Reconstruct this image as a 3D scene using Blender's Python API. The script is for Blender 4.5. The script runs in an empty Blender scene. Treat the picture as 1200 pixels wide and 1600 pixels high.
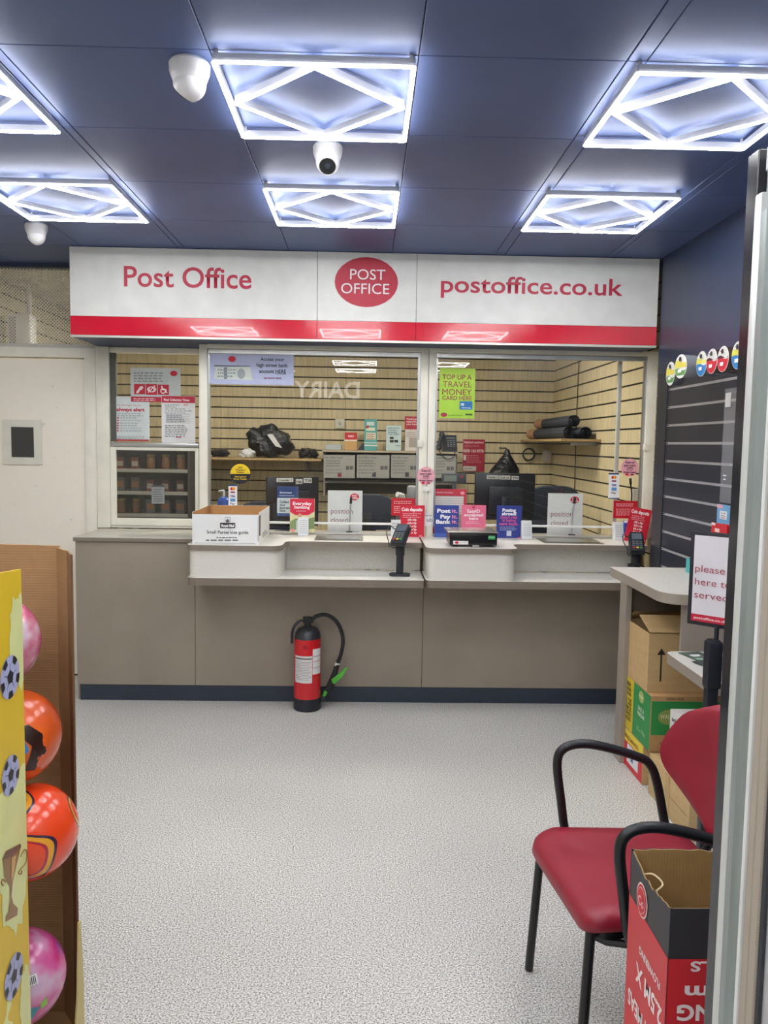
import bpy, bmesh, math, random
from mathutils import Vector, Matrix
random.seed(7)
SC = bpy.context.scene
COL = SC.collection
PI = math.pi

# ---------------------------------------------------------------- camera
F, YAW, PITCH, ROLL, EYE = 1265.08, .0236, .0836, .0159, 1.57
_cy, _sy, _cp, _sp = math.cos(YAW), math.sin(YAW), math.cos(PITCH), math.sin(PITCH)
FWD = Vector((_sy*_cp, _cy*_cp, -_sp)); _r = Vector((_cy, -_sy, 0)); _u = _r.cross(FWD)
RT = math.cos(ROLL)*_r + math.sin(ROLL)*_u
UP = -math.sin(ROLL)*_r + math.cos(ROLL)*_u
cam = bpy.data.cameras.new('camera'); cam_o = bpy.data.objects.new('camera', cam); COL.objects.link(cam_o)
cam.sensor_fit = 'VERTICAL'; cam.sensor_height = 36; cam.lens = F*36/1600; cam.clip_start = .05
m = Matrix.Identity(4)
for i in range(3):
    m[i][0] = RT[i]; m[i][1] = UP[i]; m[i][2] = -FWD[i]
m[2][3] = EYE
cam_o.matrix_world = m
SC.camera = cam_o
SC.view_settings.view_transform = 'Standard'; SC.view_settings.look = 'None'
SC.view_settings.gamma = 1; SC.view_settings.use_curve_mapping = False
SC.view_settings.exposure = 0.38
TUBE_POWER = 44.0
BOOTH_POWER = 31.0
w = bpy.data.worlds.new('world'); SC.world = w; w.use_nodes = True
w.node_tree.nodes['Background'].inputs[0].default_value = (.75, .85, 1, 1)
w.node_tree.nodes['Background'].inputs[1].default_value = .25

def ray(x, y): return (x-600)/F*RT - (y-800)/F*UP + FWD
def PY(x, y, Y): d = ray(x, y); p = d*(Y/d.y); p.z += EYE; return p
def PX(x, y, X): d = ray(x, y); p = d*(X/d.x); p.z += EYE; return p
def PZ(x, y, Z): d = ray(x, y); p = d*((Z-EYE)/d.z); p.z += EYE; return p

# ---------------------------------------------------------------- materials
def lin(h):
    if isinstance(h, (tuple, list)): return tuple(h[:3])
    h = h.lstrip('#'); o = []
    if len(h) == 3: h = ''.join(c*2 for c in h)
    for i in (0, 2, 4):
        c = int(h[i:i+2], 16)/255
        o.append(c/12.92 if c <= .04045 else ((c+.055)/1.055)**2.4)
    return tuple(o)
_mc = {}
def M(c, rough=.5, metal=0, kind='', emit=0, coat=0, **k):
    key = (c, rough, metal, kind, emit, coat, tuple(sorted(k.items())))
    if key in _mc: return _mc[key]
    mt = bpy.data.materials.new(kind or 'paint'); mt.use_nodes = True
    nt = mt.node_tree; N = nt.nodes; L = nt.links
    b = N['Principled BSDF']; rgb = lin(c)
    b.inputs['Base Color'].default_value = (*rgb, 1); b.inputs['Roughness'].default_value = rough
    b.inputs['Metallic'].default_value = metal; b.inputs['Coat Weight'].default_value = coat
    if emit:
        b.inputs['Emission Color'].default_value = (*rgb, 1); b.inputs['Emission Strength'].default_value = emit
    tc = N.new('ShaderNodeTexCoord')
    def mapping(s):
        mp = N.new('ShaderNodeMapping'); mp.inputs['Scale'].default_value = s; L.new(tc.outputs['Object'], mp.inputs['Vector']); return mp
    def noise(sc, det=3, s=(1, 1, 1)):
        n = N.new('ShaderNodeTexNoise'); n.inputs['Scale'].default_value = sc; n.inputs['Detail'].default_value = det
        L.new(mapping(s).outputs[0], n.inputs['Vector']); return n
    def ramp(src, stops, interp='LINEAR'):
        r = N.new('ShaderNodeValToRGB'); r.color_ramp.interpolation = interp; e = r.color_ramp.elements
        while len(e) < len(stops): e.new(.5)
        for el, (p, cc) in zip(e, stops): el.position = p; el.color = (*lin(cc), 1)
        L.new(src, r.inputs[0]); return r
    def mul(a, b_, f=1):
        x = N.new('ShaderNodeMix'); x.data_type = 'RGBA'; x.blend_type = 'MULTIPLY'; x.inputs[0].default_value = f
        L.new(a, x.inputs[6]); L.new(b_, x.inputs[7]); return x.outputs[2]
    def bump(src, st, dist=.002):
        bp = N.new('ShaderNodeBump'); bp.inputs['Strength'].default_value = st; bp.inputs['Distance'].default_value = dist
        L.new(src, bp.inputs['Height']); L.new(bp.outputs[0], b.inputs['Normal'])
    if kind in ('', 'paint'):
        n = noise(9, 2)
        r = ramp(n.outputs[0], [(.3, tuple(v*.94 for v in rgb)), (.7, tuple(min(1, v*1.04) for v in rgb))])
        L.new(r.outputs[0], b.inputs['Base Color'])
    elif kind == 'speckle':
        n = noise(k.get('scale', 260), 1)
        r = ramp(n.outputs[0], [(.0, tuple(v*.25 for v in rgb)), (.36, tuple(v*.34 for v in rgb)), (.425, tuple(v*.82 for v in rgb)), (.5, rgb), (.57, tuple(min(1, v*1.1) for v in rgb)), (.64, tuple(min(1, v*1.5) for v in rgb))])
        n2 = noise(1.3, 2); r2 = ramp(n2.outputs[0], [(.3, (.93,)*3), (.7, (1, 1, 1))])
        L.new(mul(r.outputs[0], r2.outputs[0]), b.inputs['Base Color'])
    elif kind == 'fine_speckle':
        n = noise(330, 1)
        r = ramp(n.outputs[0], [(.3, tuple(v*.72 for v in rgb)), (.5, rgb), (.7, tuple(min(1, v*1.1) for v in rgb))])
        L.new(r.outputs[0], b.inputs['Base Color'])
    elif kind == 'veneer':
        n = noise(6, 4, k.get('s', (9, 9, .8)))
        r = ramp(n.outputs[0], [(.3, tuple(v*.82 for v in rgb)), (.5, rgb), (.72, tuple(min(1, v*1.12) for v in rgb))])
        L.new(r.outputs[0], b.inputs['Base Color'])
    elif kind == 'cardboard':
        n = noise(3, 3, (1, 1, 14)); n2 = noise(40, 3)
        r = ramp(n.outputs[0], [(.35, tuple(v*.96 for v in rgb)), (.65, tuple(min(1, v*1.03) for v in rgb))])
        r2 = ramp(n2.outputs[0], [(.3, (.92,)*3), (.7, (1, 1, 1))])
        L.new(mul(r.outputs[0], r2.outputs[0]), b.inputs['Base Color'])
        wv = N.new('ShaderNodeTexWave'); wv.bands_direction = k.get('flute', 'Z'); wv.inputs['Scale'].default_value = 45; wv.inputs['Distortion'].default_value = .6
        L.new(tc.outputs['Object'], wv.inputs['Vector']); bump(wv.outputs[0], .25, .0008)
    elif kind == 'tile':
        n = noise(2.5, 3); n2 = noise(700, 1)
        r = ramp(n.outputs[0], [(.3, tuple(v*.9 for v in rgb)), (.7, tuple(min(1, v*1.08) for v in rgb))])
        L.new(r.outputs[0], b.inputs['Base Color']); bump(n2.outputs[0], .06, .0005)
    elif kind == 'scuffed':
        n = noise(14, 6, (1, 1, 1.4)); r = ramp(n.outputs[0], [(.27, tuple(v*.72 for v in rgb)), (.33, rgb), (.8, tuple(min(1, v*1.03) for v in rgb))])
        L.new(r.outputs[0], b.inputs['Base Color'])
    elif kind == 'leather':
        n = noise(180, 3); bump(n.outputs[0], .12, .001)
        n2 = noise(5, 3); r = ramp(n2.outputs[0], [(.3, tuple(v*.85 for v in rgb)), (.7, tuple(min(1, v*1.12) for v in rgb))]); L.new(r.outputs[0], b.inputs['Base Color'])
    elif kind == 'plastic_bag':
        n = noise(22, 5); bump(n.outputs[0], .9, .02)
    elif kind == 'brushed':
        n = noise(30, 4, k.get('s', (.05, .05, 6))); r = ramp(n.outputs[0], [(.3, tuple(v*.85 for v in rgb)), (.7, tuple(min(1, v*1.1) for v in rgb))]); L.new(r.outputs[0], b.inputs['Base Color'])
    elif kind == 'dots':
        v = N.new('ShaderNodeTexVoronoi'); v.inputs['Scale'].default_value = 330; v.inputs['Randomness'].default_value = 0; L.new(tc.outputs['Object'], v.inputs['Vector'])
        r = ramp(v.outputs['Distance'], [(.18, tuple(v_*.35 for v_ in rgb)), (.24, rgb)]); L.new(r.outputs[0], b.inputs['Base Color'])
    elif kind == 'splash':      # printed paint-splash shapes
        n = noise(k.get('scale', 5), 3); L.new(n.outputs[0], n.inputs['Distortion']) if 0 else None
        r = ramp(n.outputs[0], k['stops'], k.get('interp', 'CONSTANT'))
        L.new(r.outputs[0], b.inputs['Base Color'])
    elif kind == 'swirl':       # bands following rounded cells, printed on a ball
        n = noise(4, 1)
        mx = N.new('ShaderNodeMix'); mx.data_type = 'VECTOR'; mx.inputs[0].default_value = .12
        L.new(tc.outputs['Object'], mx.inputs[4]); L.new(n.outputs['Color'], mx.inputs[5])
        v = N.new('ShaderNodeTexVoronoi'); v.feature = 'SMOOTH_F1'; v.inputs['Smoothness'].default_value = .35; v.inputs['Scale'].default_value = k.get('scale', 9); L.new(mx.outputs[1], v.inputs['Vector'])
        r = ramp(v.outputs['Distance'], k['stops'], 'CONSTANT'); L.new(r.outputs[0], b.inputs['Base Color'])
    if k.get('alpha') is not None: b.inputs['Alpha'].default_value = k['alpha']
    return (_mc.setdefault(key, mt))

def glass_mat(tint=(1, 1, 1), ior=1.5):
    key = ('glass', tint, ior)
    if key in _mc: return _mc[key]
    mt = bpy.data.materials.new('clear_glass'); mt.use_nodes = True; nt = mt.node_tree; N = nt.nodes; L = nt.links
    N.clear(); o = N.new('ShaderNodeOutputMaterial'); mx = N.new('ShaderNodeMixShader'); fr = N.new('ShaderNodeFresnel'); fr.inputs[0].default_value = ior
    t = N.new('ShaderNodeBsdfTransparent'); t.inputs[0].default_value = (*tint, 1); g = N.new('ShaderNodeBsdfGlossy'); g.inputs['Roughness'].default_value = .0
    ge = N.new('ShaderNodeNewGeometry'); inv = N.new('ShaderNodeMath'); inv.operation = 'SUBTRACT'; inv.inputs[0].default_value = 1; mu = N.new('ShaderNodeMath'); mu.operation = 'MULTIPLY'
    L.new(ge.outputs['Backfacing'], inv.inputs[1]); L.new(fr.outputs[0], mu.inputs[0]); L.new(inv.outputs[0], mu.inputs[1])   # each pane reflects at its outer face
    L.new(mu.outputs[0], mx.inputs[0]); L.new(t.outputs[0], mx.inputs[1]); L.new(g.outputs[0], mx.inputs[2]); L.new(mx.outputs[0], o.inputs[0])
    _mc[key] = mt; return mt

# ---------------------------------------------------------------- mesh building
def catmull(pts, k=6):
    pts = [Vector(p) for p in pts]; out = []
    P = [2*pts[0]-pts[1]] + pts + [2*pts[-1]-pts[-2]]
    for i in range(1, len(P)-2):
        for j in range(k):
            t = j/k; a, b, c, d = P[i-1:i+3]
            out.append(.5*((2*b)+(c-a)*t+(2*a-5*b+4*c-d)*t*t+(3*b-a-3*c+d)*t**3))
    out.append(pts[-1]); return out
def roundpoly(pts, rad, n=6):
    out = []; N_ = len(pts)
    for i, p in enumerate(pts):
        p = Vector(p); r = rad[i] if isinstance(rad, (list, tuple)) else rad
        if r <= 0: out.append(p); continue
        a = (Vector(pts[i-1])-p); b = (Vector(pts[(i+1) % N_])-p)
        la, lb = a.length, b.length; a.normalize(); b.normalize()
        ang = a.angle(b); t = min(r/math.tan(ang/2), la*.49, lb*.49)
        s, e = p+a*t, p+b*t
        for j in range(n+1):
            u = j/n; out.append((1-u)**2*s + 2*u*(1-u)*p + u*u*e)
    return [tuple(v) for v in out]
class MB:
    def __init__(s): s.bm = bmesh.new(); s.mi = 0
    def _tag(s, faces, mi=None):
        for f in faces: f.material_index = s.mi if mi is None else mi
    def box(s, x0, x1, y0, y1, z0, z1, bev=0, seg=2, rot=None, at=None):
        r = bmesh.ops.create_cube(s.bm, size=1); vs = r['verts']
        bmesh.ops.scale(s.bm, vec=(abs(x1-x0), abs(y1-y0), abs(z1-z0)), verts=vs)
        if rot is None: bmesh.ops.translate(s.bm, vec=((x0+x1)/2, (y0+y1)/2, (z0+z1)/2), verts=vs)
        else:
            mm = Matrix.Translation(((x0+x1)/2, (y0+y1)/2, (z0+z1)/2)) @ rot.to_4x4(); bmesh.ops.transform(s.bm, matrix=mm, verts=vs)
        fs = list({f for v in vs for f in v.link_faces})
        s._tag(fs)
        if bev: 
            es = list({e for v in vs for e in v.link_edges}); g = bmesh.ops.bevel(s.bm, geom=es, offset=bev, segments=seg, affect='EDGES', profile=.6); s._tag(g['faces'])
        return s
    def prism(s, pts, a0, a1, axis='z', side=None, bev=0):
        def mk(p, a):
            if axis == 'z': return (p[0], p[1], a)
            if axis == 'y': return (p[0], a, p[1])
            return (a, p[0], p[1])
        lo = [s.bm.verts.new(mk(p, a0)) for p in pts]; hi = [s.bm.verts.new(mk(p, a1)) for p in pts]
        f1 = s.bm.faces.new(lo); f2 = s.bm.faces.new(hi); n = len(pts)
        sd = [s.bm.faces.new((lo[i], lo[(i+1) % n], hi[(i+1) % n], hi[i])) for i in range(n)]
        s._tag([f1, f2]); s._tag(sd, side)
        bmesh.ops.recalc_face_normals(s.bm, faces=[f1, f2]+sd)
        if bev:
            es = list(set(f1.edges) | set(f2.edges)); g = bmesh.ops.bevel(s.bm, geom=es, offset=bev, segments=3, affect='EDGES', profile=.6); s._tag(g['faces'])
        return s
    def face(s, pts):
        f = s.bm.faces.new([s.bm.verts.new(p) for p in pts]); s._tag([f]); return s
    def tube(s, pts, r, n=10, smooth=0, closed=False, caps=True):
        pts = catmull(pts, smooth) if smooth else [Vector(p) for p in pts]
        rs = r if isinstance(r, (list, tuple)) else None
        rings = []; N_ = len(pts); nrm = None
        for i, p in enumerate(pts):
            if closed: t = (pts[(i+1) % N_]-pts[i-1]).normalized()
            else: t = (pts[min(i+1, N_-1)]-pts[max(i-1, 0)]).normalized()
            if nrm is None: nrm = t.orthogonal().normalized()
            nrm = (nrm - t*nrm.dot(t)).normalized(); b = t.cross(nrm)
            rr = (rs[0]+(rs[-1]-rs[0])*i/(N_-1)) if rs else r
            rings.append([s.bm.verts.new(p+rr*(math.cos(2*PI*j/n)*nrm+math.sin(2*PI*j/n)*b)) for j in range(n)])
        fs = []
        for i in range(N_ if closed else N_-1):
            A, B = rings[i], rings[(i+1) % N_]
            for j in range(n): fs.append(s.bm.faces.new((A[j], A[(j+1) % n], B[(j+1) % n], B[j])))
        if caps and not closed: fs += [s.bm.faces.new(rings[0][::-1]), s.bm.faces.new(rings[-1])]
        s._tag(fs); return s
    def cyl(s, p0, p1, r, r2=None, n=24): return s.tube([p0, p1], [r, r if r2 is None else r2], n)
    def lathe(s, prof, c=(0, 0, 0), n=32, d=None):
        q = Vector((0, 0, 1)).rotation_difference(Vector(d)) if d is not None else None
        rings = []
        for r, z in prof:
            ring = []
            for j in range(n):
                v = Vector((max(r, 1e-5)*math.cos(2*PI*j/n), max(r, 1e-5)*math.sin(2*PI*j/n), z))
                if q: v = q @ v
                ring.append(s.bm.verts.new(v+Vector(c)))
            rings.append(ring)
        fs = []
        for A, B in zip(rings, rings[1:]):
            for j in range(n): fs.append(s.bm.faces.new((A[j], A[(j+1) % n], B[(j+1) % n], B[j])))
        fs += [s.bm.faces.new(rings[0][::-1]), s.bm.faces.new(rings[-1])]
        s._tag(fs); return s
    def sphere(s, c, r, sc=(1, 1, 1), n=32):
        g = bmesh.ops.create_uvsphere(s.bm, u_segments=n, v_segments=n//2, radius=r)
        bmesh.ops.scale(s.bm, vec=sc, verts=g['verts']); bmesh.ops.translate(s.bm, vec=c, verts=g['verts'])
        s._tag({f for v in g['verts'] for f in v.link_faces}); return s
    def disc(s, c, r, rz=None, axis='y', n=28, th=0):
        rz = rz or r; pts = []
        for j in range(n):
            a, b = r*math.cos(2*PI*j/n), rz*math.sin(2*PI*j/n)
            pts.append((c[0]+a, c[1], c[2]+b) if axis == 'y' else (c[0], c[1]+a, c[2]+b) if axis == 'x' else (c[0]+a, c[1]+b, c[2]))
        return s.face(pts)
    def xf(s, mat): bmesh.ops.transform(s.bm, matrix=mat, verts=s.bm.verts[:]); return s

def wloc(o):
    v = Vector((0, 0, 0))
    while o: v += o.location; o = o.parent
    return v
def obj(name, mb, mats, parent=None, loc=None, local=False, angle=35, flat=False):
    me = bpy.data.meshes.new(name); bm = mb.bm if isinstance(mb, MB) else None
    if bm is not None: bm.to_mesh(me); bm.free()
    else: me = mb
    if parent is not None and not local: me.transform(Matrix.Translation(-wloc(parent)))
    if parent is None and loc is not None: me.transform(Matrix.Translation(-Vector(loc)))
    if not flat and len(me.polygons) > 1:
        me.shade_smooth(); me.set_sharp_from_angle(angle=math.radians(angle))
    for x in (mats if isinstance(mats, (list, tuple)) else [mats]): me.materials.append(x)
    o = bpy.data.objects.new(name, me); COL.objects.link(o)
    if parent is not None: o.parent = parent
    elif loc is not None: o.location = loc
    return o
def tag(o, label, cat, group=None):
    o['label'] = label; o['category'] = cat
    if group: o['group'] = group
    return o
def struct(o): o['kind'] = 'structure'; return o
def thing(name, label, cat, loc=(0, 0, 0), group=None, rz=0):
    o = bpy.data.objects.new(name, None); COL.objects.link(o); o.location = loc; o.rotation_euler = (0, 0, rz); o.empty_display_size = .05
    return tag(o, label, cat, group)
def estruct(name, loc=(0, 0, 0)):
    o = bpy.data.objects.new(name, None); COL.objects.link(o); o.location = loc; o.empty_display_size = .05
    return struct(o)
def dup(root, loc, label=None, group=None, rz=None):
    def cp(o, par):
        c = o.copy(); COL.objects.link(c)
        if par is not None: c.parent = par
        for ch in list(o.children): cp(ch, c)
        return c
    r = cp(root, None); r.location = loc
    if rz is not None: r.rotation_euler = (0, 0, rz)
    if label: r['label'] = label
    if group: r['group'] = group
    return r

# ---------------------------------------------------------------- lettering
_tc = {}
def textmesh(body, h, width=None, bold=0.0, spacing=1.0):
    cu = bpy.data.curves.new('t', 'FONT'); cu.body = body; cu.size = 1; cu.align_x = 'CENTER'; cu.offset = bold; cu.resolution_u = 4; cu.space_character = spacing
    to = bpy.data.objects.new('t', cu); me = bpy.data.meshes.new_from_object(to)
    bpy.data.objects.remove(to); bpy.data.curves.remove(cu)
    k = h/.729
    xs = [v.co.x for v in me.vertices]; x0, x1 = (min(xs), max(xs)) if xs else (0, 1)
    kx = (width/(x1-x0)) if width else k; cx = (x0+x1)/2
    for v in me.vertices: v.co = ((v.co.x-cx)*kx, 0, v.co.y*k)
    return me
def text(parent, body, at, h, color, width=None, bold=0.0, rz=0, name='lettering', tilt=None, flip=False, rough=.5, ry=0):
    """text whose baseline centre is at the world point, facing -Y turned by rz"""
    me = textmesh(body, h, width, bold)
    mm = Matrix.Rotation(rz, 4, 'Z')
    if tilt: mm = mm @ Matrix.Rotation(tilt, 4, 'X')
    if flip: ry = PI
    if ry: mm = mm @ Matrix.Rotation(ry, 4, 'Y')
    me.transform(Matrix.Translation(Vector(at)) @ mm)
    return obj(name, me, M(color, rough) if isinstance(color, str) else color, parent, flat=True)

# a printed sheet or card placed on the plane Y: rect and contents are measured in the photograph's frame, then built at real size
PO_RED = '#c8102e'
def fill(parent, items, Y, y0off=.0012):
    lay = [0]
    def yy(): lay[0] += 1; return Y - y0off - lay[0]*.00035
    for it in items:
        k = it[0]
        if k == 't':
            _, body, x0, x1, yb, h, c = it[:7]; bold = it[7] if len(it) > 7 else .01
            p = PY((x0+x1)/2, yb, Y); wd = (PY(x1, yb, Y)-PY(x0, yb, Y)).x; hh = (PY(x0, yb-h, Y)-PY(x0, yb, Y)).z
            text(parent, body, (p.x, yy(), p.z), hh, c, wd, bold)
        elif k == 'r':
            _, x0, y0, x1, y1, c = it[:6]; a = PY(x0, (y0+y1)/2, Y); b = PY(x1, (y0+y1)/2, Y); t = PY((x0+x1)/2, y0, Y); d = PY((x0+x1)/2, y1, Y); y = yy()
            obj(it[6] if len(it) > 6 else 'printed_band', MB().face([(a.x, y, d.z), (b.x, y, d.z), (b.x, y, t.z), (a.x, y, t.z)]), M(c), parent)
        elif k == 'e':
            _, cx, cy, rx, rz_, c = it[:6]; p = PY(cx, cy, Y); s = Y/F
            obj(it[6] if len(it) > 6 else 'printed_oval', MB().disc((p.x, yy(), p.z), rx*s, rz_*s), M(c), parent)
        elif k == 'l':     # rows of small print too fine to read
            _, x0, y0, x1, n, dy, c = it[:7]; mb = MB(); y = yy()
            for i in range(n):
                xx = x0; ym = y0+i*dy; end = x1 - random.random()*(x1-x0)*.25
                while xx < end:
                    wlen = min(random.uniform(.06, .16)*(x1-x0), end-xx); a = PY(xx, ym, Y); b = PY(xx+wlen, ym, Y); hh = dy*.22*Y/F
                    mb.face([(a.x, y, a.z-hh), (b.x, y, a.z-hh), (b.x, y, a.z+hh), (a.x, y, a.z+hh)]); xx += wlen+.035*(x1-x0)
            obj('small_print', mb, M(c), parent, flat=True)
        elif k == 'p':
            _, pts, c = it[:3]; y = yy(); obj(it[3] if len(it) > 3 else 'printed_shape', MB().face([(PY(a, b, Y).x, y, PY(a, b, Y).z) for a, b in pts]), M(c), parent)
def logo(cx, cy, rx, rz_, tx=True):
    r = [('e', cx, cy, rx, rz_, PO_RED, 'red_oval')]
    if tx: r += [('t', 'POST', cx-rx*.55, cx+rx*.55, cy-rz_*.08, rz_*.48, '#f4f4f4', .03), ('t', 'OFFICE', cx-rx*.75, cx+rx*.7, cy+rz_*.58, rz_*.48, '#f4f4f4', .03)]
    return r
def card(name, label, cat, rect, Y, bg, items=(), th=.002, group=None, rot=0, rough=.45, stand=False):
    x0, y0, x1, y1 = rect; xm, ym = (x0+x1)/2, (y0+y1)/2
    a = PY(x0, ym, Y).x; b = PY(x1, ym, Y).x; t = PY(xm, y0, Y).z; d = PY(xm, y1, Y).z
    o = obj(name, MB().box(a, b, Y, Y+th, d, t), M(bg, rough), None, ((a+b)/2, Y, (t+d)/2)); tag(o, label, cat, group)
    fill(o, items, Y, 0)
    if rot: o.rotation_euler = (0, rot, 0)
    return o
def round_badge(name, label, cat, c, r, Y, bg, items=(), group=None):
    p = PY(*c, Y); s = Y/F; mb = MB(); mb.lathe([(r*s, 0), (r*s, .0015)], (p.x, Y+.0015, p.z), 36, (0, -1, 0))
    o = obj(name, mb, M(bg, .5), None, (p.x, Y, p.z)); tag(o, label, cat, group); fill(o, items, Y, 0); return o

# ================================================================= THE SETTING
H = 2.682
CREAM, TAUPE, NAVY = '#e8e5d7', '#92887a', '#2c3644'
YF, YP, YG = 4.82, 5.33, 5.10         # fascia front, partition, counter glass
XL, XR, YB, XBL, XBR = -2.75, 1.70, 7.9, -2.62, 1.83
struct(obj('floor', MB().box(XL-.1, 1.95, -3.1, 8.0, -.1, 0), M('#c4c2bd', .42, kind='speckle', scale=190)))

# ceiling of square metal tiles
mb = MB(); mb.mi = 1; mb.box(XL-.1, 1.95, -3.1, YP, H+.012, H+.1); mb.mi = 0
xs = [-2.83, -2.25, -1.657, -1.10, -1.065, -.462, .137, .737, .795, 1.39, 1.43, 1.95]
yl = [2.42+.6*k for k in range(-9, 6)]
xp = list(zip(xs, xs[1:]))
for a, b in xp:
    if a is None or b is None: continue
    for c, d in zip(yl, yl[1:]):
        c2, d2 = max(c, -3.1), min(d, YP)
        if d2-c2 > .03: mb.box(a+.0015, b-.0015, c2+.0015, d2-.0015, H, H+.012, .0015, 1)
struct(obj('ceiling', mb, [M('#4f618e', .46, .25, kind='tile'), M('#141a26', .7)]))
struct(obj('ceiling', MB().box(XBL-.1, 1.95, YP+.001, 8.0, H+.01, H+.1), M('#c9c6bb', .8)))

# booth slat walls: pale veneer boards with dark grooves
def slat_wall(name, along, fixed, a0, a1, z0, z1, board, groove, zoff=0.0, pitch=.1, sign=-1, insert=None, joints=()):
    mb = MB(); t = .018
    def bx(u0, u1, d0, d1, za, zb, bev=0):
        if along == 'x': mb.box(u0, u1, fixed+sign*d1, fixed+sign*d0, za, zb, bev, 1)
        else: mb.box(fixed+sign*d1, fixed+sign*d0, u0, u1, za, zb, bev, 1)
    mb.mi = 1; bx(a0, a1, -.03, .004, z0, z1); mb.mi = 0
    z = z0+zoff-pitch*math.ceil(zoff/pitch)
    while z < z1:
        za, zb = max(z+.006, z0), min(z+pitch-.006, z1)
        if zb-za > .01:
            cuts = [a0]+list(joints)+[a1]
            for u0, u1 in zip(cuts, cuts[1:]): bx(u0+.001, u1-.001, .004, t, za, zb, .001)
        if insert and z > z0:
            mb.mi = 2; bx(a0+.004, a1-.004, .004, .008, z-.0058, z+.0058); bx(a0+.004, a1-.004, .008, .0195, z-.0058, z-.0030); bx(a0+.004, a1-.004, .008, .0195, z+.0036, z+.0058); mb.mi = 0
        z += pitch
    return struct(obj(name, mb, [board, groove] + ([insert] if insert else [])))
VEN = M('#c8bb98', .5, kind='veneer'); VENY = M('#c8bb98', .5, kind='veneer', s=(9, 9, .9)); GRV = M('#2b2722', .8)
slat_wall('wall_back', 'x', YB, XBL, XBR, 0, H, VEN, GRV, joints=(-1.4, -.2, 1.0))
slat_wall('wall_right', 'y', XBR, YG-.28, YB, 0, H, VENY, GRV, joints=(6.35,))
slat_wall('wall_left', 'y', XBL, YP+.04, YB, 0, H, VENY, GRV, sign=1, joints=(6.6,))
struct(obj('wall_left', MB().box(XL-.08, XL, -3.1, YP+.04, 0, H+.01), M('#cfcabb', .7)))
struct(obj('wall_front', MB().box(XL-.1, 1.95, -3.1, -3.0, 0, H+.01), M('#8c8a86', .6)))
# dark wall on the right and its slat panel
DARK = M('#2d3750', .34, kind='tile'); DARKP = M('#272b38', .33, kind='tile')
struct(obj('wall_right', MB().box(XR+.02, XR+.12, -3.1, 4.80, 0, H+.01), DARK))
slat_wall('wall_right', 'y', XR+.02, 1.0, 4.575, 0, 2.0, DARKP, M('#101216', .6), sign=-1, insert=M('#e2e2e6', .35, .5))
o = obj('trim_1', MB().box(XR-.004, XR+.02, 4.58, 4.72, 0, 2.0, .001, 1), M('#2e3138', .4)); struct(o)

# partition: door, mesh, frames -------------------------------------------
d = estruct('door_1', (-2.05, YP, 0))
obj('door_leaf', MB().box(-2.74, -1.822, YP+.0, YP+.04, .012, 2.085, .002, 1), M('#efe9db', .45, kind='scuffed'), d)
obj('door_frame', MB().box(-1.818, -1.745, YP-.025, YP+.06, 0, 2.155, .004).box(-2.74, -1.745, YP-.022, YP+.06, 2.092, 2.155, .004), M(CREAM, .4), d)
v = obj('vision_panel_frame', MB().prism([(-2.352, 1.400), (-2.102, 1.400), (-2.102, 1.690), (-2.352, 1.690)], YP-.012, YP, 'y', bev=.003), M('#dcdacd', .4), d)
obj('pane', MB().box(-2.296, -2.152, YP-.014, YP-.0125, 1.448, 1.643), M('#3b3c3b', .08), v)
obj('door_bottom_gap', MB().box(-2.74, -1.82, YP+.005, YP+.03, 0, .011), M('#1a1a1a', .9), d)
# mesh screen above the door
t = thing('mesh_screen', 'perforated cream diamond mesh screen above the cream door, left of the white sign', 'screen', (-2.2, YP, 2.16))
mb = MB(); x0, x1, z0, z1 = -2.74, -1.74, 2.155, H; p = .021
def clip(a, b):
    (ax, az), (bx_, bz) = a, b
    t0, t1 = 0, 1; dx, dz = bx_-ax, bz-az
    for pp, q in ((-dx, ax-x0), (dx, x1-ax), (-dz, az-z0), (dz, z1-az)):
        if pp == 0: continue
        r = q/pp
        if pp < 0: t0 = max(t0, r)
        else: t1 = min(t1, r)
    return None if t0 >= t1 else ((ax+t0*dx, az+t0*dz), (ax+t1*dx, az+t1*dz))
n = int((x1-x0+z1-z0)/p)+2
for s in (1, -1):
    for i in range(-n, n):
        xx = x0+i*p; c = clip((xx, z0), (xx+s*1.2, z0+1.2)) if s == 1 else clip((xx, z0), (xx-1.2, z0+1.2))
        if not c: continue
        (ax, az), (bx_, bz) = c; q = .0027
        mb.face([(ax-q, YP+.01+.0003*s, az), (ax+q, YP+.01+.0003*s, az), (bx_+q, YP+.01+.0003*s, bz), (bx_-q, YP+.01+.0003*s, bz)])
        mb.face([(ax-q, YP+.012, az), (ax+q, YP+.012, az), (bx_+q, YP+.012, bz), (bx_-q, YP+.012, bz)])
obj('diamond_mesh', mb, M('#dcdace', .5), t, flat=True)
obj('edge_strip', MB().box(x0, x1, YP, YP+.02, 2.155, 2.178, .002, 1), M('#cfcdc2', .4), t)
o = obj('trim_2', MB().box(-2.75, -1.735, YP-.03, YP+.05, H-.028, H+.012), M('#39445a', .4)); struct(o)
t = thing('wall_box', 'white box on the booth wall behind the mesh screen', 'box', (-2.47, 5.9, 2.1))
q0 = PY(16, 550, 5.9); q1 = PY(50, 492, 5.9)
obj('housing', MB().box(q0.x, q1.x, 5.86, 5.98, q0.z, q1.z, .01), M('#d3d4d2', .4), t)
obj('vent_grille', MB().box(q0.x+.01, q0.x+.06, 5.856, 5.862, q0.z+.02, q1.z-.02), M('#8e9096', .5), t)
q = PY(41, 480, 5.9)
tag(obj('wall_conduit', MB().tube([(q.x, 5.95, q1.z+.0), (q.x, 5.95, H)], .018, 12), M('#b8b7b0', .4), None, (q.x, 5.95, 2.4)), 'pale vertical conduit pipe above the white box behind the mesh screen', 'pipe')

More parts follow.
